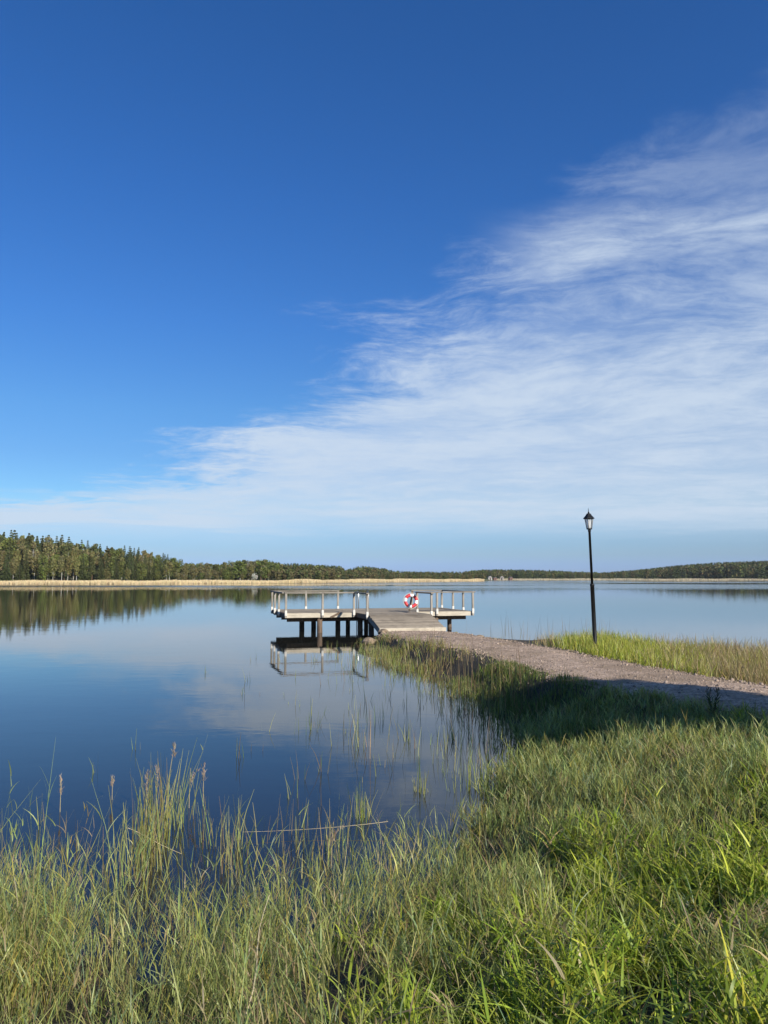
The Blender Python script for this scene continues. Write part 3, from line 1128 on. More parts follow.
# left wing
for x in (-.0, 1.75, LW - .12):
    post(x, fr)
for y in (DEP / 3, 2 * DEP / 3):
    post(-.115, y)
for x in (-.06, 1.75, 3.5):
    post(x, DEP + .115)
rail((0, fr, HZ), (LW - .12, fr, HZ))
rail((-.115, fr + .14, HZ + .002), (-.115, DEP + .05, HZ + .002))
rail((0.02, DEP + .115, HZ), (3.5, DEP + .115, HZ))
# walkway rails
post(LW - .052, WY + .06)
post(LW + WK + .052, WY + .06)
post(LW + WK + .12, fr)
rail((LW - .06, WY, HZ - .002), (LW - .06, fr - .14, HZ - .002))
rail((LW + WK + .06, WY, HZ - .002), (LW + WK + .06, fr - .14, HZ - .002))
# right wing
for x in (LW + WK + 1.15, TOT):
    post(x, fr)
for y in (DEP / 3, 2 * DEP / 3):
    post(TOT + .115, y)
for x in (TOT - 1.7, TOT + .06):
    post(x, DEP + .115)
rail((LW + WK + .2, fr, HZ), (TOT, fr, HZ))
rail((TOT + .115, fr + .14, HZ + .002), (TOT + .115, DEP + .05, HZ + .002))
rail((TOT - 1.7, DEP + .115, HZ), (TOT - .02, DEP + .115, HZ))
# dark brace across the front edge
b = MB()
b.beam((2.15, -.075, DZ - .22), (2.62, -.075, DZ + .01), .03, .09)
b.build('brace', M_PILE, dock)
# bathing ladder on the far edge
b = MB()
for x in (4.55, 5.1):
    b.tube([(x, DEP + .1, -.9), (x, DEP + .1, DZ + .75), (x, DEP + .03, DZ + .9), (x, DEP - .15, DZ + .93), (x, DEP - .3, DZ + .8), (x, DEP - .34, DZ)], .024, 8)
for z in np.arange(-.6, .9, .28):
    b.tube([(4.55, DEP + .1, z), (5.1, DEP + .1, z)], .018, 6)
b.build('ladder', M_METAL, dock)

# lifebuoy hanging on the walkway post
by = empty('lifebuoy', (0, 0, 0))
tag(by, 'red and white lifebuoy ring hanging from the railing beside the ramp', 'lifebuoy')
bl = dock.matrix_basis @ Vector((LW + WK - .26, -.30, DZ + .54))
by.location = bl
by.rotation_euler = (R(-8), R(12), R(8))


def arc(a0, a1, R_, r_, n=16, flat=1.0):
    b = MB()
    rings = []
    for i in range(n + 1):
        a = a0 + (a1 - a0) * i / n
        c_ = Vector((math.cos(a) * R_, 0, math.sin(a) * R_))
        o_ = Vector((math.cos(a), 0, math.sin(a)))
        rings.append([b.bm.verts.new(c_ + o_ * r_ * math.cos(k * math.pi / 6) + Vector((0, 1, 0)) * r_ * flat * math.sin(k * math.pi / 6)) for k in range(12)])
    for A_, B_ in zip(rings, rings[1:]):
        for k in range(12):
            f = b.bm.faces.new((A_[k], A_[(k + 1) % 12], B_[(k + 1) % 12], B_[k]))
            f.smooth = True
    b.bm.faces.new(list(reversed(rings[0])))
    b.bm.faces.new(rings[-1])
    return b


for i in range(4):
    a0 = R(45 + 90 * i)
    arc(a0 - R(27), a0 + R(27), .275, .078, 10, .8).build('red_segment', M_RED, by)
    a1 = a0 + R(45)
    arc(a1 - R(17.6), a1 + R(17.6), .275, .080, 8, .8).build('white_segment', M_WHITE, by)
b = MB()
rp = []
for i in range(49):
    a = 2 * math.pi * i / 48
    sag = abs(math.sin(2 * a + R(90)))
    rp.append((math.cos(a) * (.365 + .03 * sag), -.01, math.sin(a) * (.365 + .03 * sag)))
b.tube(rp, .011, 6)
b.build('grab_rope', M_ROPE, by)
b = MB()
b.beam((0.02, .09, .50), (0.02, .09, -.48), .09, .025)
b.build('holder_board', M_PILE, by)

# ------------------------------------------------------------------ lamp post
lb = at(595.5, 648, .55)
lx, ly = lb.x, lb.y
lz_ = float(ground_z([lx], [ly])[0])
lamp = empty('street_lamp', (lx, ly, lz_ - .05))
tag(lamp, 'black metal lantern post leaning slightly over the grass beside the gravel path', 'street lamp')
# lean left: its top is measured at (588, 508)
dtop = ray(588.3, 508)
tt = ly / dtop.y
top = Vector((dtop.x * tt, ly, EYE + dtop.z * tt))
LH = top.z - lamp.location.z
lamp.rotation_euler = (0, math.atan2(top.x - lx, LH), 0)
LH = (top - lamp.location).length
s_low = LH * .475
b = MB()
b.lathe([(.085, 0), (.085, .06), (.062, .09), (.060, s_low - .05), (.066, s_low - .045), (.066, s_low), (.04, s_low + .02)], 20)
b.build('lower_pole', M_BLACK, lamp)
b = MB()
zl = LH - .66
b.lathe([(.039, s_low + .01), (.036, zl - .05), (.05, zl - .04), (.05, zl - .02), (.034, zl)], 16)
b.build('upper_pole', M_BLACK, lamp)
b = MB()
b.lathe([(.03, zl), (.085, zl + .015), (.085, zl + .045), (.06, zl + .05)], 6, smooth=False)
b.build('lantern_base', M_BLACK, lamp)
b = MB()
r0, r1, z0, z1 = .078, .125, zl + .045, zl + .33
for k in range(6):
    a = 2 * math.pi * k / 6
    b.beam((r0 * math.cos(a), r0 * math.sin(a), z0), (r1 * math.cos(a), r1 * math.sin(a), z1), .014, .014)
b.build('lantern_frame', M_BLACK, lamp)
m_gl, nt, bs, out = new_mat('lantern_glass')
bs.inputs['Base Color'].default_value = (.86, .88, .88, 1)
bs.inputs['Roughness'].default_value = .08
bs.inputs['Alpha'].default_value = .28
for k in range(6):
    a, a2 = 2 * math.pi * k / 6, 2 * math.pi * (k + 1) / 6
    b = MB()
    fct = .975
    q4 = [Vector((fct * r0 * math.cos(a), fct * r0 * math.sin(a), z0)), Vector((fct * r0 * math.cos(a2), fct * r0 * math.sin(a2), z0)),
          Vector((fct * r1 * math.cos(a2), fct * r1 * math.sin(a2), z1)), Vector((fct * r1 * math.cos(a), fct * r1 * math.sin(a), z1))]
    inn = [v * 1.0 - Vector((v.x, v.y, 0)).normalized() * .004 for v in q4]
    vo_ = [b.bm.verts.new(v) for v in q4]
    vi_ = [b.bm.verts.new(v) for v in inn]
    b.bm.faces.new(vo_)
    b.bm.faces.new(list(reversed(vi_)))
    for i in range(4):
        b.bm.faces.new((vo_[i], vi_[i], vi_[(i + 1) % 4], vo_[(i + 1) % 4]))
    b.build('lantern_pane', m_gl, lamp)
b = MB()
b.lathe([(.03, z0 + .01), (.042, z0 + .05), (.045, z0 + .19), (.03, z0 + .23)], 14)
b.build('lamp_bulb', plain('opal_glass', (.82, .8, .76), .3, var=.02), lamp)
b = MB()
b.lathe([(.165, z1), (.175, z1 + .012), (.15, z1 + .045), (.10, z1 + .10), (.06, z1 + .16), (.022, z1 + .175), (.03, z1 + .195), (.012, z1 + .215), (.004, LH)], 6, smooth=False)
b.build('lantern_roof', M_BLACK, lamp)

# ------------------------------------------------------------------ stones by the dock
def rock(x, y, r_, label, sq=(1, .8, .6)):
    bm_ = bmesh.new()
    bmesh.ops.create_icosphere(bm_, subdivisions=3, radius=1)
    sd0 = random.uniform(0, 50)
    for v in bm_.verts:
        n_r = vnoise([v.co.x * 1.3 + v.co.z + sd0], [v.co.y * 1.3 - v.co.z * .7], .8)[0]
        n_f = vnoise([v.co.x * 4 + v.co.z * 3 + sd0], [v.co.y * 4 - v.co.z * 2], .8, 3)[0]
        v.co *= .72 + .45 * n_r + .1 * n_f
        v.co = Vector((v.co.x * sq[0], v.co.y * sq[1], v.co.z * sq[2])) * r_
    me_ = bpy.data.meshes.new('rock')
    bm_.to_mesh(me_)
    bm_.free()
    z = max(float(ground_z([x], [y])[0]), -.05)
    o = link_mesh('rock', me_, M_ROCK)
    o.location = (x, y, z + r_ * sq[2] * .25)
    o.rotation_euler = (0, 0, random.uniform(0, 6))
    tag(o, label, 'rock')


for (px, py, r_, lbl) in ((370, 641, .36, 'tan boulder at the left foot of the dock ramp'),
                          (383, 638, .24, 'low stone under the ramp end, right of the tan boulder'),
                          (455, 634, .30, 'brown stone at the water edge just right of the ramp'),
                          (479.5, 635, .26, 'small brown stone on the far edge of the path, farthest right of the dock')):
    pt = at(px, py, .12)
    rock(pt.x, pt.y, r_, lbl)

# ------------------------------------------------------------------ grass
SAGE = np.array([0.370, 0.385, 0.140])
SAGE2 = np.array([0.240, 0.295, 0.088])
LUSH = np.array([0.250, 0.315, 0.034])
LUSH2 = np.array([0.400, 0.440, 0.060])
DEEP = np.array([0.085, 0.135, 0.030])
TAN = np.array([0.40, 0.32, 0.17])
BROWN = np.array([0.20, 0.14, 0.08])
YEL = np.array([0.38, 0.34, 0.085])


def mixcol(a_, b_, k):
    return a_[None] * (1 - k[:, None]) + b_[None] * k[:, None]


def vary(c_, amt=0.2, hue=0.06):
    n = len(c_)
    return np.clip(c_ * rng.uniform(1 - amt, 1 + amt, (n, 1)) * (1 + rng.normal(0, hue, (n, 3))), 0.004, 0.95)


def hollow(x, y):
    """1 where the sward stands full, towards 0 in the dark hollows between clumps"""
    return sstep(vnoise(x, y, .55, 61) * .65 + vnoise(x, y, .21, 62) * .35, .33, .50)


def lushness(x, y):
    """0 = sedge side, 1 = broad-leaved meadow grass"""
    d = np.hypot(x, y)
    k = sstep(x + 0.9 * (vnoise(x, y, 0.7, 4) - .5), -0.35, 0.5) * sstep(y - 0.55 * x + 1.1 * (vnoise(x, y, .8, 6) - .5), 5.5, 4.5)
    pd, pw = pdist(x, y)
    k2 = sstep(pd - pw, 1.5, 0.7) * sstep(y, 11.0, 9.5) * sstep(x, 2.8, 3.6)
    return np.maximum(k, k2)


GR = dict(pos=[], h=[], w=[], la=[], le=[], cu=[], ti=[])


def push(S, pos, h, w, la, le, cu, ti):
    for k_, v in zip(('pos', 'h', 'w', 'la', 'le', 'cu', 'ti'), (pos, h, w, la, le, cu, ti)):
        S[k_].append(v)


def flush(S, name, mat, label, cat, seg=3, **kw):
    A_ = {k_: np.concatenate(v) for k_, v in S.items()}
    me_ = blade_mesh(name, A_['pos'], A_['h'], A_['w'], A_['la'], A_['le'], A_['cu'], A_['ti'], seg=seg, **kw)
    o = link_mesh(name, me_, mat)
    print(name, len(A_['h']))
    return tag(o, label, cat, kind='stuff')


def shoots(S, pos, H, la, le, cu, tint, nleaf, ll, lw, lerect, lcurve, stemw=.004, t0=.12, stem_keep=1.0, scale=None):
    """grass shoots: a thin stem with short leaves leaving it at several heights"""
    n = len(pos)
    scale = np.ones(n) if scale is None else scale
    ks = rng.uniform(0, 1, n) < stem_keep
    push(S, pos[ks], H[ks], stemw * scale[ks] * rng.uniform(.8, 1.3, ks.sum()), la[ks], le[ks], cu[ks], tint[ks])
    i_ = np.repeat(np.arange(n), nleaf)
    m_ = len(i_)
    t = t0 + (1 - t0) * rng.uniform(0, 1, m_) ** .85
    out = H[i_] * (le[i_] * t + cu[i_] * t ** 2)
    up = H[i_] * (t - .42 * cu[i_] * t ** 2.4)
    q_ = pos[i_] + np.stack([np.cos(la[i_]) * out, np.sin(la[i_]) * out, up], -1)
    L = rng.uniform(ll[0], ll[1], m_) * (1.15 - .45 * t)
    a_ = rng.uniform(0, 6.283, m_)
    push(S, q_, L, rng.uniform(lw[0], lw[1], m_) * scale[i_], a_, np.clip(rng.normal(lerect, lerect * .6, m_), 0, 1.3), np.clip(rng.normal(lcurve, lcurve * .7, m_), 0, 1.2),
         np.clip(tint[i_] * rng.uniform(.75, 1.25, (m_, 1)), .004, .95))


def scatter_area(x0, x1, y0, y1, n):
    return rng.uniform(x0, x1, n), rng.uniform(y0, y1, n)


# 1. tussocks of sedge on the near bank and in the shallows
S = dict(pos=[], h=[], w=[], la=[], le=[], cu=[], ti=[])
tx, ty = scatter_area(-6.5, 8.5, 1.7, 13.5, 7800)
sd = sdist(tx, ty)
pd, pw = pdist(tx, ty)
dd = np.hypot(tx, ty)
cl_n = vnoise(tx, ty, 0.55, 11)
lu = lushness(tx, ty)
lft = sstep(tx, 0.9, 0.1)
gapn = vnoise(tx, ty, 0.62, 51)
prob = np.where(sd > 0.1, 0.86, sstep(sd, -0.30 - .45 * lft, 0.1) * 0.5) * (0.34 + 0.78 * sstep(cl_n, 0.28, 0.55)) * (1 - .85 * lu)
prob *= np.where(dd < 8, .45 + .6 * hollow(tx, ty), 1)
prob *= 1 - lft * (1 - sstep(gapn, 0.18, 0.30)) * .9
prob *= (pd > pw + .10) * np.interp(dd, [2, 5, 9, 14], [1, .95, .75, .55])
k = rng.uniform(0, 1, len(tx)) < prob
tx, ty, sd, dd, lu = tx[k], ty[k], sd[k], dd[k], lu[k]
nb_ = np.interp(dd, [2, 5, 9, 14], [19, 16, 13, 10]).astype(int)
ti_ = np.repeat(np.arange(len(tx)), nb_)
n = len(ti_)
a_ = rng.uniform(0, 6.283, n)
rr = np.abs(rng.normal(0, .10, n))
x, y = tx[ti_] + rr * np.cos(a_), ty[ti_] + rr * np.sin(a_)
z = np.maximum(ground_z(x, y), -.12) - .02
left = sstep(x, 0.9, -0.3)
pdt, pwt = pdist(tx, ty)
mound = (1 + lft[k] * (1.3 * vnoise(tx, ty, .75, 53) - .62))
hh = (0.31 + 0.30 * left * sstep(sd[ti_], 2.2, .3)) * rng.uniform(.45, 1.25, n) * rng.uniform(.75, 1.25, len(tx))[ti_] * np.interp(pdt - pwt, [.1, 1.6], [.45, 1])[ti_] * mound[ti_]
tall = rng.uniform(0, 1, n) < .05 * left
hh = np.where(tall, hh * 1.5, hh)
le = np.clip(rr * 1.6 + rng.normal(.05, .10, n), 0, .7)
cu = np.abs(rng.normal(.08, .15, n))
bent = rng.uniform(0, 1, n) < .10
le = np.where(bent, le + rng.uniform(.15, .6, n), le)
tk = rng.uniform(0, 1, len(tx))[ti_]
c_ = mixcol(SAGE, SAGE2, tk)
blu = rng.uniform(0, 1, n) < .18
c_ = np.where(blu[:, None], np.array([[.19, .26, .13]]), c_)
dry = rng.uniform(0, 1, n) < (0.09 + .16 * left * (tk > .6))
c_ = np.where(dry[:, None], mixcol(TAN, BROWN, rng.uniform(0, .6, n)), c_)
yl = rng.uniform(0, 1, n) < .16
c_ = np.where((yl & ~dry)[:, None], YEL[None] * .9, c_)
scl = np.interp(dd, [2, 5, 14], [1, 1.05, 1.8])[ti_]
shoots(S, np.stack([x, y, z], -1), hh, a_ + rng.normal(0, .6, n), le, cu, vary(c_, .22), 5, (.07, .23), (.0032, .0068), .30, .32, .0040, scale=scl)
flush(S, 'sedge', M_GRASS, 'pale sage green sedge tussocks along the near bank and water edge', 'sedge', seg=4)

# 1b. short fine undergrowth that closes the sward
S = dict(pos=[], h=[], w=[], la=[], le=[], cu=[], ti=[])
x, y = scatter_area(-5.5, 8.5, 1.1, 13, 99000)
sd = sdist(x, y)
dd = np.hypot(x, y)
pd, pw = pdist(x, y)
k = (sd > -.02) & (pd > pw + .02) & (np.abs(x) < .75 * y + 2.8) & (rng.uniform(0, 1, len(x)) < np.interp(dd, [2, 5, 12], [.55, .55, .45]) * (.30 + .70 * sstep(vnoise(x, y, .3, 41), .3, .55)) * (.12 + .9 * hollow(x, y)))
x, y, dd = x[k], y[k], dd[k]
n = len(x)
z = ground_z(x, y) - .01
c_ = np.stack([SAGE2, SAGE, LUSH, DEEP, TAN * .8, BROWN])[rng.choice(6, n, p=[.28, .26, .18, .1, .1, .08])]
push(S, np.stack([x, y, z], -1), rng.uniform(.06, .24, n), rng.uniform(.003, .006, n) * np.interp(dd, [2, 5, 12], [1, 1.1, 1.7]), rng.uniform(0, 6.28, n), np.abs(rng.normal(.25, .25, n)), np.abs(rng.normal(.3, .3, n)), vary(c_, .3))
flush(S, 'undergrowth', M_GRASS, 'short fine mixed grass under the sedge and meadow leaves', 'grass', seg=3)

# 2. broad-leaved meadow grass, lower right
S = dict(pos=[], h=[], w=[], la=[], le=[], cu=[], ti=[])
x, y = scatter_area(-1.2, 8.5, 1.1, 11.5, 63000)
lu = lushness(x, y)
dd = np.hypot(x, y)
pd, pw = pdist(x, y)
k = (rng.uniform(0, 1, len(x)) < lu * np.interp(dd, [2, 4, 7, 11], [.85, .72, .5, .35]) * (.10 + .95 * sstep(vnoise(x, y, .27, 8), .34, .56)) * (.10 + .95 * hollow(x, y))) & (pd > pw + .08) & (sdist(x, y) > -.05) & (np.abs(x) < .8 * y + 2.8)
x, y, dd = x[k], y[k], dd[k]
n = len(x)
z = ground_z(x, y) - .02
cl_n = vnoise(x, y, .42, 14)
hh = rng.uniform(.07, .28, n) * (.30 + 1.4 * cl_n)
c_ = mixcol(LUSH, DEEP, sstep(vnoise(x, y, .5, 17), .45, .75) * .6)
c_ = np.where((rng.uniform(0, 1, n) < .36)[:, None], LUSH2[None], c_)
c_ = np.where((rng.uniform(0, 1, n) < .05)[:, None], TAN[None] * .9, c_)
shoots(S, np.stack([x, y, z], -1), hh, rng.uniform(0, 6.28, n), np.abs(rng.normal(.15, .15, n)), np.abs(rng.normal(.1, .1, n)), vary(c_, .25), 5, (.08, .24), (.007, .0165), .50, .55, .004,
       scale=np.interp(dd, [2, 5, 11], [1, 1.0, 1.4]), stem_keep=.6)
flush(S, 'grass', M_GRASS, 'lush bright green broad bladed grass at the lower right', 'grass', seg=5)

# 3. litter of dead stems near the ground
S = dict(pos=[], h=[], w=[], la=[], le=[], cu=[], ti=[])
x, y = scatter_area(-5.5, 8, 1.6, 12, 9000)
sd = sdist(x, y)
pd, pw = pdist(x, y)
k = (sd > -.1) & (pd > pw) & (np.abs(x) < .8 * y + 2.8)
x, y = x[k], y[k]
n = len(x)
z = ground_z(x, y) + rng.uniform(0, .12, n)
c_ = mixcol(BROWN, TAN, rng.uniform(0, 1, n) ** 1.6 * .9)
push(S, np.stack([x, y, z], -1), rng.uniform(.08, .26, n), rng.uniform(.003, .006, n), rng.uniform(0, 6.28, n), rng.uniform(.4, 1.6, n), rng.uniform(0, .5, n), vary(c_, .3))
# straw blown onto the path
x, y = scatter_area(2.5, 8, 9, 30, 3500)
pd, pw = pdist(x, y)
k_ = (pd < pw) & (rng.uniform(0, 1, len(x)) < sstep(vnoise(x, y, .6, 47), .45, .8))
x, y = x[k_], y[k_]
n = len(x)
push(S, np.stack([x, y, ground_z(x, y) + .045], -1), rng.uniform(.02, .06, n), rng.uniform(.006, .012, n), rng.uniform(0, 6.28, n), rng.uniform(1.5, 4, n), np.zeros(n), vary(mixcol(TAN, BROWN, rng.uniform(0, 1, n)), .3))
# a pale dry heap at the right
hx = at(748, 925, 1.05)
n = 420
a_ = rng.uniform(0, 6.28, n)
r_ = np.abs(rng.normal(0, .13, n))
x, y = hx.x + r_ * np.cos(a_) * 1.5, hx.y + r_ * np.sin(a_)
push(S, np.stack([x, y, ground_z(x, y) + rng.uniform(.08, .26, n)], -1), rng.uniform(.04, .11, n), rng.uniform(.003, .006, n), rng.uniform(0, 6.28, n), rng.uniform(.3, 1.4, n), rng.uniform(0, .8, n), vary(mixcol(TAN * 1.1, BROWN * 1.2, rng.uniform(0, 1, n)), .2))
hx = at(694, 752, .9)
n = 260
a_ = rng.uniform(0, 6.28, n)
r_ = np.abs(rng.normal(0, .16, n))
x, y = hx.x + r_ * np.cos(a_) * 1.5, hx.y + r_ * np.sin(a_)
push(S, np.stack([x, y, ground_z(x, y) + rng.uniform(.08, .3, n)], -1), rng.uniform(.06, .16, n), rng.uniform(.004, .008, n), rng.uniform(0, 6.28, n), rng.uniform(.3, 1.4, n), rng.uniform(0, .8, n), vary(mixcol(TAN * .8, BROWN, rng.uniform(0, 1, n)), .2))
flush(S, 'dead_grass', M_STRAW, 'fallen tan dead grass and stems among the bank grass', 'dead grass', seg=3)

# 4. verges of the causeway
S = dict(pos=[], h=[], w=[], la=[], le=[], cu=[], ti=[])


def verge(x, y, hlo, hhi, cols, probs, wmul=1.0, lean=.12, curve=.2):
    n = len(x)
    z = np.maximum(ground_z(x, y), -.25) - .02
    ci = rng.choice(len(cols), n, p=probs)
    c_ = np.stack(cols)[ci]
    push(S, np.stack([x, y, z], -1), rng.uniform(hlo, hhi, n) * (.7 + .6 * vnoise(x, y, .7, 21)), rng.uniform(.007, .013, n) * wmul, rng.uniform(0, 6.28, n),
         np.abs(rng.normal(lean, .12, n)), np.abs(rng.normal(curve, .2, n)), vary(c_, .25))


# beyond the lamp: green strip, tan towards the right
x, y = scatter_area(4.5, 17, 12.5, 31, 150000)
sd = sdist(x, y)
pd, pw = pdist(x, y)
right_of = x > np.interp(y, path_c[:, 1], path_c[:, 0])
k = right_of & (pd > pw + .02 + .25 * vnoise(x, y, .5, 23)) & (sd > -.3) & (x < .62 * y + 2) & (rng.uniform(0, 1, len(x)) < .62 * (.12 + .88 * sstep(vnoise(x, y, .8, 24), .3, .6)) * sstep(y, 30.5, 28.0) * sstep(x / y, .180, .235))
x, y, sd = x[k], y[k], sd[k]
tanish = np.maximum(sstep(x / y, .31, .46) * 1.0, sstep(sd, 1.3, .1) * .75)
tanish = np.maximum(tanish, sstep(x / y, .232, .205) * .9)
isd = rng.uniform(0, 1, len(x)) < tanish * (.5 + .9 * vnoise(x, y, .6, 25))
tap = lambda a, b: np.interp(a / b, [.186, .235, .4], [.45, 1, 1])
verge(x[isd], y[isd], .20 * tap(x[isd], y[isd]), .62 * tap(x[isd], y[isd]), [TAN, YEL * .9, BROWN * 1.4], [.62, .14, .24], 1.3)
verge(x[~isd], y[~isd], .14 * tap(x[~isd], y[~isd]), .52 * tap(x[~isd], y[~isd]), [LUSH2, YEL, LUSH, SAGE], [.34, .36, .14, .16], 1.5)
# near side: the patch by the ramp and reeds on the inner shore
x, y = scatter_area(-1.2, 3.2, 17, 33.5, 40000)
sd = sdist(x, y)
pd, pw = pdist(x, y)
left_of = x < np.interp(y, path_c[:, 1], path_c[:, 0])
k = left_of & (pd > pw + .12) & (sd > -.75) & (rng.uniform(0, 1, len(x)) < .85 * (.12 + .88 * sstep(vnoise(x, y, 1.1, 27), .32, .6)) * np.interp(y, [17, 19.5, 22.5, 29, 31], [.30, .16, .62, .70, .25]) * np.where(sd < 0, .45, 1))
x, y, sd = x[k], y[k], sd[k]
isd = rng.uniform(0, 1, len(x)) < np.interp(y, [17, 21, 24, 33], [.6, .55, .3, .4])
def vh(yv):
    return np.interp(yv, [17, 20, 23, 28, 31], [.55, .5, 1, .9, .4])


verge(x[isd], y[isd], .15 * vh(y[isd]), .42 * vh(y[isd]), [TAN * .9, BROWN, YEL * .8], [.4, .4, .2], 1.5)
verge(x[~isd], y[~isd], .2 * vh(y[~isd]), .50 * vh(y[~isd]), [YEL * .85, SAGE2 * .85, LUSH * .8, BROWN, TAN * .8], [.30, .24, .18, .16, .12], 1.4)
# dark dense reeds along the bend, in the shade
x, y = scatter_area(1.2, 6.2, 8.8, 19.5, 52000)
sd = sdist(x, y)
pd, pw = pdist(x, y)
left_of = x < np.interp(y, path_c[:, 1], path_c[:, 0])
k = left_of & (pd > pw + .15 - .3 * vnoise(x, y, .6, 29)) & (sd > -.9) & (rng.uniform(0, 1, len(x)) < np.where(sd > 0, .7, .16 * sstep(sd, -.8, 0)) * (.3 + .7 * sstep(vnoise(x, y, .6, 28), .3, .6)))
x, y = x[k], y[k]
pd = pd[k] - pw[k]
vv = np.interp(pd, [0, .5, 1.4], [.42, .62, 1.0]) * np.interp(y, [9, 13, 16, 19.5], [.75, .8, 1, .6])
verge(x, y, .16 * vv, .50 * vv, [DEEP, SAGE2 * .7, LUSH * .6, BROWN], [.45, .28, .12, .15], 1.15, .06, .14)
x, y = scatter_area(.2, 8, 9, 33, 60000)
pd, pw = pdist(x, y)
k = (pd < pw + .1) & (rng.uniform(0, 1, len(x)) < .42 * sstep(pd - pw, -.42, .05) * sstep(vnoise(x, y, .35, 43), .45, .75))
x, y = x[k], y[k]
verge(x, y, .03, .16, [SAGE2, LUSH, TAN, BROWN, YEL], [.28, .2, .24, .16, .12], .8, .3, .3)
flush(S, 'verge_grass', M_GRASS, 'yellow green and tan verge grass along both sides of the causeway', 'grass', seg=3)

# 5. emergent stems standing in the water
S = dict(pos=[], h=[], w=[], la=[], le=[], cu=[], ti=[])
x, y = scatter_area(-5, 3.0, 5.0, 28, 22000)
sd = sdist(x, y)
cn = vnoise(x, y, 1.0, 31)
pr = (.10 * sstep(cn, .42, .75) + .045 * (x > -1.6)) * np.interp(-sd, [0, .6, 2.0, 4.0, 7], [.7, .5, .34, .12, .0])
pr = pr + .30 * sstep(-sd, 1.5, .2) * sstep(y, 10, 14) * sstep(cn, .3, .6)
pr *= np.interp(x / y, [-.5, -.25, .0, .1, .16], [.25, .55, 1, 1.3, 1.8])
k = (sd < -.02) & (rng.uniform(0, 1, len(x)) < pr)
x, y = x[k], y[k]
n = len(x)
# each seed is a sheaf of a few stems
rep = rng.integers(1, 6, n)
i_ = np.repeat(np.arange(n), rep)
x, y = x[i_] + rng.normal(0, .05, len(i_)), y[i_] + rng.normal(0, .05, len(i_))
n = len(x)
c_ = np.stack([SAGE, SAGE2, TAN * .75, BROWN, DEEP])[rng.choice(5, n, p=[.34, .26, .14, .14, .12])]
push(S, np.stack([x, y, np.full(n, -.15)], -1), rng.uniform(.20, .58, n), rng.uniform(.005, .009, n) * np.interp(y, [5, 12, 28], [1, 1.3, 1.9]), rng.uniform(0, 6.28, n), np.abs(rng.normal(.06, .07, n)),
     np.abs(rng.normal(.0, .12, n)), vary(c_, .2))
# thicker stands measured on the photograph: column, waterline row, spread, count, height
for (px, py, sp, cnt, h0, cset) in ((150, 838, .12, 60, .80, 0), (165, 826, .10, 34, .85, 0), (45, 862, .2, 16, .5, 0), (232, 850, .08, 28, .60, 0), (215, 845, .10, 20, .62, 0), (362, 818, .05, 34, .42, 1), (300, 842, .14, 22, .5, 0),
                                    (184, 822, .08, 16, .6, 0), (420, 792, .07, 26, .35, 1), (478, 790, .14, 70, .45, 1), (330, 855, .09, 30, .55, 2), (358, 745, .25, 26, .8, 2), (440, 765, .3, 20, .5, 0), (140, 868, .12, 46, .8, 0), (158, 850, .10, 40, .85, 0), (128, 884, .12, 40, .7, 0), (232, 880, .08, 26, .62, 0), (450, 742, .35, 40, .6, 2), (490, 730, .3, 50, .6, 0), (500, 712, .4, 60, .6, 2), (512, 706, .35, 50, 1.0, 3), (540, 712, .35, 60, 1.0, 3), (562, 716, .4, 40, .95, 3), (600, 722, .5, 26, .85, 3), (470, 700, .5, 40, .6, 2)):
    pt = at(px, py, 0)
    n = int(cnt)
    x, y = pt.x + rng.normal(0, sp, n), pt.y + rng.normal(0, sp * 1.3, n)
    cs = [np.stack([SAGE, SAGE2, YEL * .7, TAN * .7]), np.stack([YEL * .8, SAGE, LUSH, SAGE]), np.stack([TAN, TAN * .7, SAGE, SAGE2]), np.stack([DEEP, BROWN, SAGE2 * .6, BROWN * .7])][cset]
    push(S, np.stack([x, y, np.full(n, -.08)], -1), h0 * rng.uniform(.35, 1.15, n), rng.uniform(.005, .009, n), rng.uniform(0, 6.28, n), np.abs(rng.normal(.07, .07, n)), np.abs(rng.normal(.02, .10, n)), vary(cs[rng.integers(0, 4, n)], .2))
# bare dark stalks on the inner bend and the far edge of the path
x, y = scatter_area(1.2, 8.5, 15, 30, 1500)
sd = sdist(x, y)
pd, pw = pdist(x, y)
k = (np.abs(sd) < .8) & (pd > pw - .1) & (x < .32 * y)
x, y = x[k], y[k]
n = len(x)
push(S, np.stack([x, y, np.maximum(ground_z(x, y), -.1)], -1), rng.uniform(.5, 1.25, n), rng.uniform(.008, .012, n), rng.uniform(0, 6.28, n), np.abs(rng.normal(.03, .05, n)), np.abs(rng.normal(0, .06, n)), vary(mixcol(BROWN, TAN, rng.uniform(0, .5, n)), .2))
# dull reed line in the water behind the lamp strip
x, y = scatter_area(8, 17, 19, 31, 9000)
sd = sdist(x, y)
k = (sd < .1) & (sd > -1.6) & (rng.uniform(0, 1, len(x)) < .5 * sstep(x / y, .26, .40))
x, y = x[k], y[k]
n = len(x)
push(S, np.stack([x, y, np.full(n, -.1)], -1), rng.uniform(.35, .85, n), rng.uniform(.012, .02, n), rng.uniform(0, 6.28, n), np.abs(rng.normal(.05, .06, n)), np.abs(rng.normal(0, .1, n)), vary(mixcol(BROWN * 1.1, TAN, rng.uniform(0, .8, n)), .2))
flush(S, 'reeds', M_GRASS, 'thin emergent reed stems standing in the shallow water', 'reeds', seg=3, tipw=0.25)


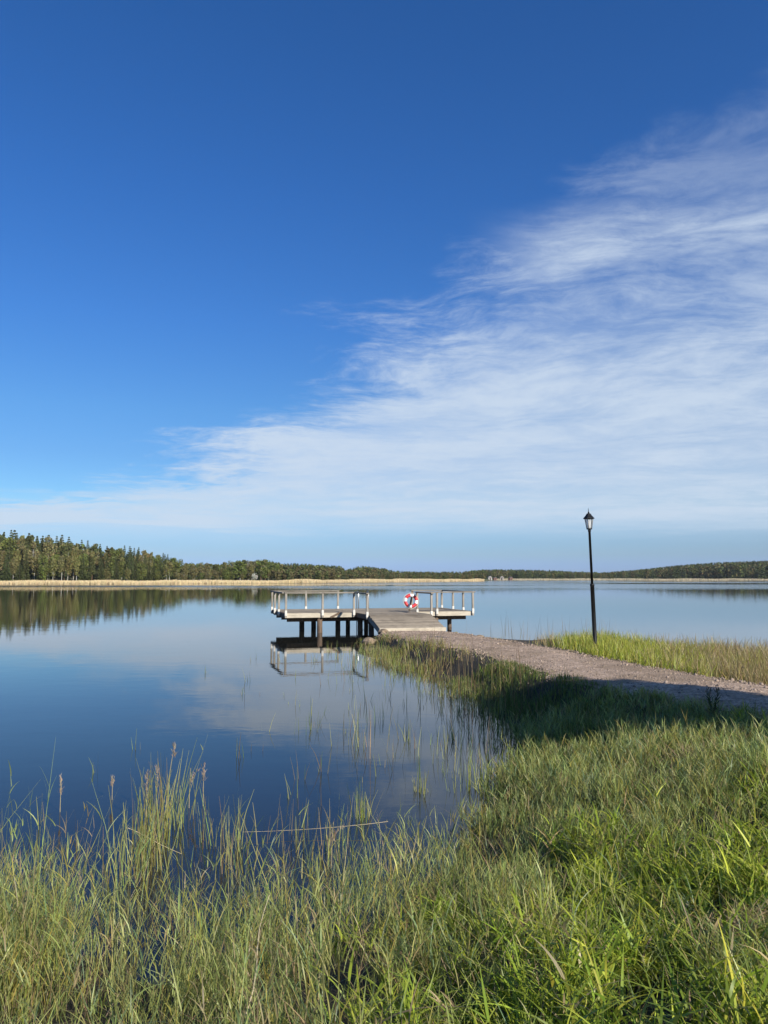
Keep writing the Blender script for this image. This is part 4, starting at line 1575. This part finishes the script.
# ------------------------------------------------------------------ single stalks that stand out
def reed_stalk(px, py, h, label, plume=.22, lean=(0, 0), droop=0.0):
    pt = at(px, py, 0)
    r_ = empty('reed_stalk', (pt.x, pt.y, -.05))
    tag(r_, label, 'reed')
    b = MB()
    pts = [Vector((lean[0] * t * t, lean[1] * t * t, h * t)) for t in np.linspace(0, 1, 6)]
    b.tube(pts, [.0045 - .0025 * t for t in np.linspace(0, 1, 6)], 6)
    b.build('stem', M_STEMT, r_)
    n = 46
    t = rng.uniform(0, 1, n)
    topv = np.array(pts[-1])
    pos = topv[None] + np.stack([rng.normal(0, .008, n) + droop * .25 * t ** 2, rng.normal(0, .008, n), (t - .85) * plume - droop * .2 * t], -1)
    me_ = blade_mesh('seed_head', pos, rng.uniform(.03, .075, n) * (1.1 - .5 * t), rng.uniform(.004, .008, n), rng.uniform(0, 6.28, n), rng.uniform(.1, .5, n), rng.uniform(0, .4, n),
                     vary(mixcol(np.array([.42, .33, .23]), np.array([.30, .23, .16]), rng.uniform(0, 1, n)), .2), seg=2)
    link_mesh('seed_head', me_, M_STRAW, r_)


M_STEMT = plain('dry_reed_stem', (.34, .28, .15), .7)
reed_stalk(60, 812, .42, 'lone reed stalk with pinkish brown seed head, farthest left in the open water')
reed_stalk(112, 800, .30, 'short reed stalk with small tan seed head in open water left of the tall clump', .12)
reed_stalk(146, 826, .58, 'reed stalk with brown seed head on the left side of the tall clump')
reed_stalk(156, 824, .62, 'reed stalk with brown seed head in the middle of the tall clump', .26)
reed_stalk(165, 826, .88, 'tallest reed stalk, leaning right out of the tall clump', .14, (.08, 0))
reed_stalk(189, 808, .50, 'reed stalk with drooping pale tan seed head right of the tall clump', .28, (0.01, 0), .35)
reed_stalk(203, 806, .50, 'reed stalk with upright tan seed head beside the drooping one', .2)
reed_stalk(331, 868, .46, 'dry reed stalk with bent pale head above the grass edge beside the floating stem', .2, (.02, 0), .4)


def straw(p0, p1, rad_, name, label, sagz=0.0):
    b = MB()
    p0, p1 = Vector(p0), Vector(p1)
    c_ = (p0 + p1) / 2
    pts = []
    for t in np.linspace(0, 1, 7):
        v = p0.lerp(p1, t)
        v.z -= sagz * 4 * t * (1 - t)
        v.x += .012 * math.sin(t * 7)
        pts.append(v)
    b.tube([v - p0 for v in pts], [rad_ * (1.1 - .6 * t) for t in np.linspace(0, 1, 7)], 6)
    o = b.build(name, M_STRAWT, None)
    o.location = p0
    tag(o, label, 'dry stem')


M_STRAWT = plain('bleached_straw', (.52, .43, .26), .6)
straw(at(388, 821.5, .10), at(242, 832, .06), .0020, 'dry_stem', 'long bleached reed stem lying level over the water by the grass edge', .02)
straw(at(128, 828, .28), at(181, 854, .12), .0032, 'dry_stem', 'short bleached stem slanting down to the right over the water at left')
pa = at(246, 1015, .85)
straw((pa.x, pa.y, .85), at(268, 895, .98), .0032, 'dry_stem', 'long bleached upright stem rising in front of the sedge at the bottom')


# weedy plants at the shaded edge of the path
def weed(px, py, z0, h, label):
    pt = at(px, py, z0)
    z0 = float(ground_z([pt.x], [pt.y])[0])
    r_ = empty('tall_weed', (pt.x, pt.y, z0 - .02))
    tag(r_, label, 'weed')
    b = MB()
    for k in range(4):
        a = k * 1.7
        e = Vector((math.cos(a) * .09, math.sin(a) * .09, h * random.uniform(.75, 1)))
        b.tube([(0, 0, 0), e * .5 + Vector((0, 0, .02)), e], [.007, .005, .003], 6)
    b.build('stem', M_STEMG, r_)
    n = 110
    t = rng.uniform(.25, 1, n)
    a_ = rng.integers(0, 4, n) * 1.7
    pos = np.stack([np.cos(a_) * .09 * t, np.sin(a_) * .09 * t, h * t * .95], -1) + rng.normal(0, .012, (n, 3))
    me_ = blade_mesh('foliage', pos, rng.uniform(.04, .11, n) * (1.2 - .6 * t), rng.uniform(.010, .020, n), rng.uniform(0, 6.28, n), rng.uniform(.3, .9, n), rng.uniform(0, .5, n),
                     vary(mixcol(np.array([.05, .085, .03]), np.array([.09, .07, .04]), sstep(t, .7, 1)), .25), seg=3)
    link_mesh('foliage', me_, M_GRASS, r_)


M_STEMG = plain('green_weed_stem', (.07, .08, .03), .7)
weed(713, 716, .72, .50, 'dark leafy weed with upright heads at the shaded near edge of the path')
weed(641, 712, .66, .34, 'clump of dark broad leaved weed in the shade left of the taller weed')

# ------------------------------------------------------------------ the tree behind the camera that shades the bend of the path
sh = empty('alder_tree', (13.3, 0.7, 1.0))
tag(sh, 'spreading alder beside the gravel path behind the photographer', 'tree')
me_ = np_mesh('crown', *leafy_cards(9500, 12.1, 2.2, (0.06, 0.10, 0.028), 0.18, 0.10, 44))
link_mesh('crown', me_, M_LEAF, sh)
tm_ = trunk_data(12.1, .24, .9, 14, 2.2, .2, 10)
link_mesh('trunk', tm_, M_BARK, sh)

# ------------------------------------------------------------------ air
hz_m = bpy.data.materials.new('lake_haze')
hz_m.use_nodes = True
hn = hz_m.node_tree
for nd in list(hn.nodes):
    if nd.type != 'OUTPUT_MATERIAL':
        hn.nodes.remove(nd)
pv = hn.nodes.new('ShaderNodeVolumePrincipled')
pv.inputs['Color'].default_value = (.86, .92, 1, 1)
pv.inputs['Density'].default_value = 0.00008
pv.inputs['Anisotropy'].default_value = 0.1
hn.links.new(pv.outputs[0], [n_ for n_ in hn.nodes if n_.type == 'OUTPUT_MATERIAL'][0].inputs['Volume'])
b = MB()
b.box((0, 745, 36), (4000, 1710, 80))
tag(b.build('haze', hz_m), 'thin pale summer haze over the lake', 'haze', kind='stuff')
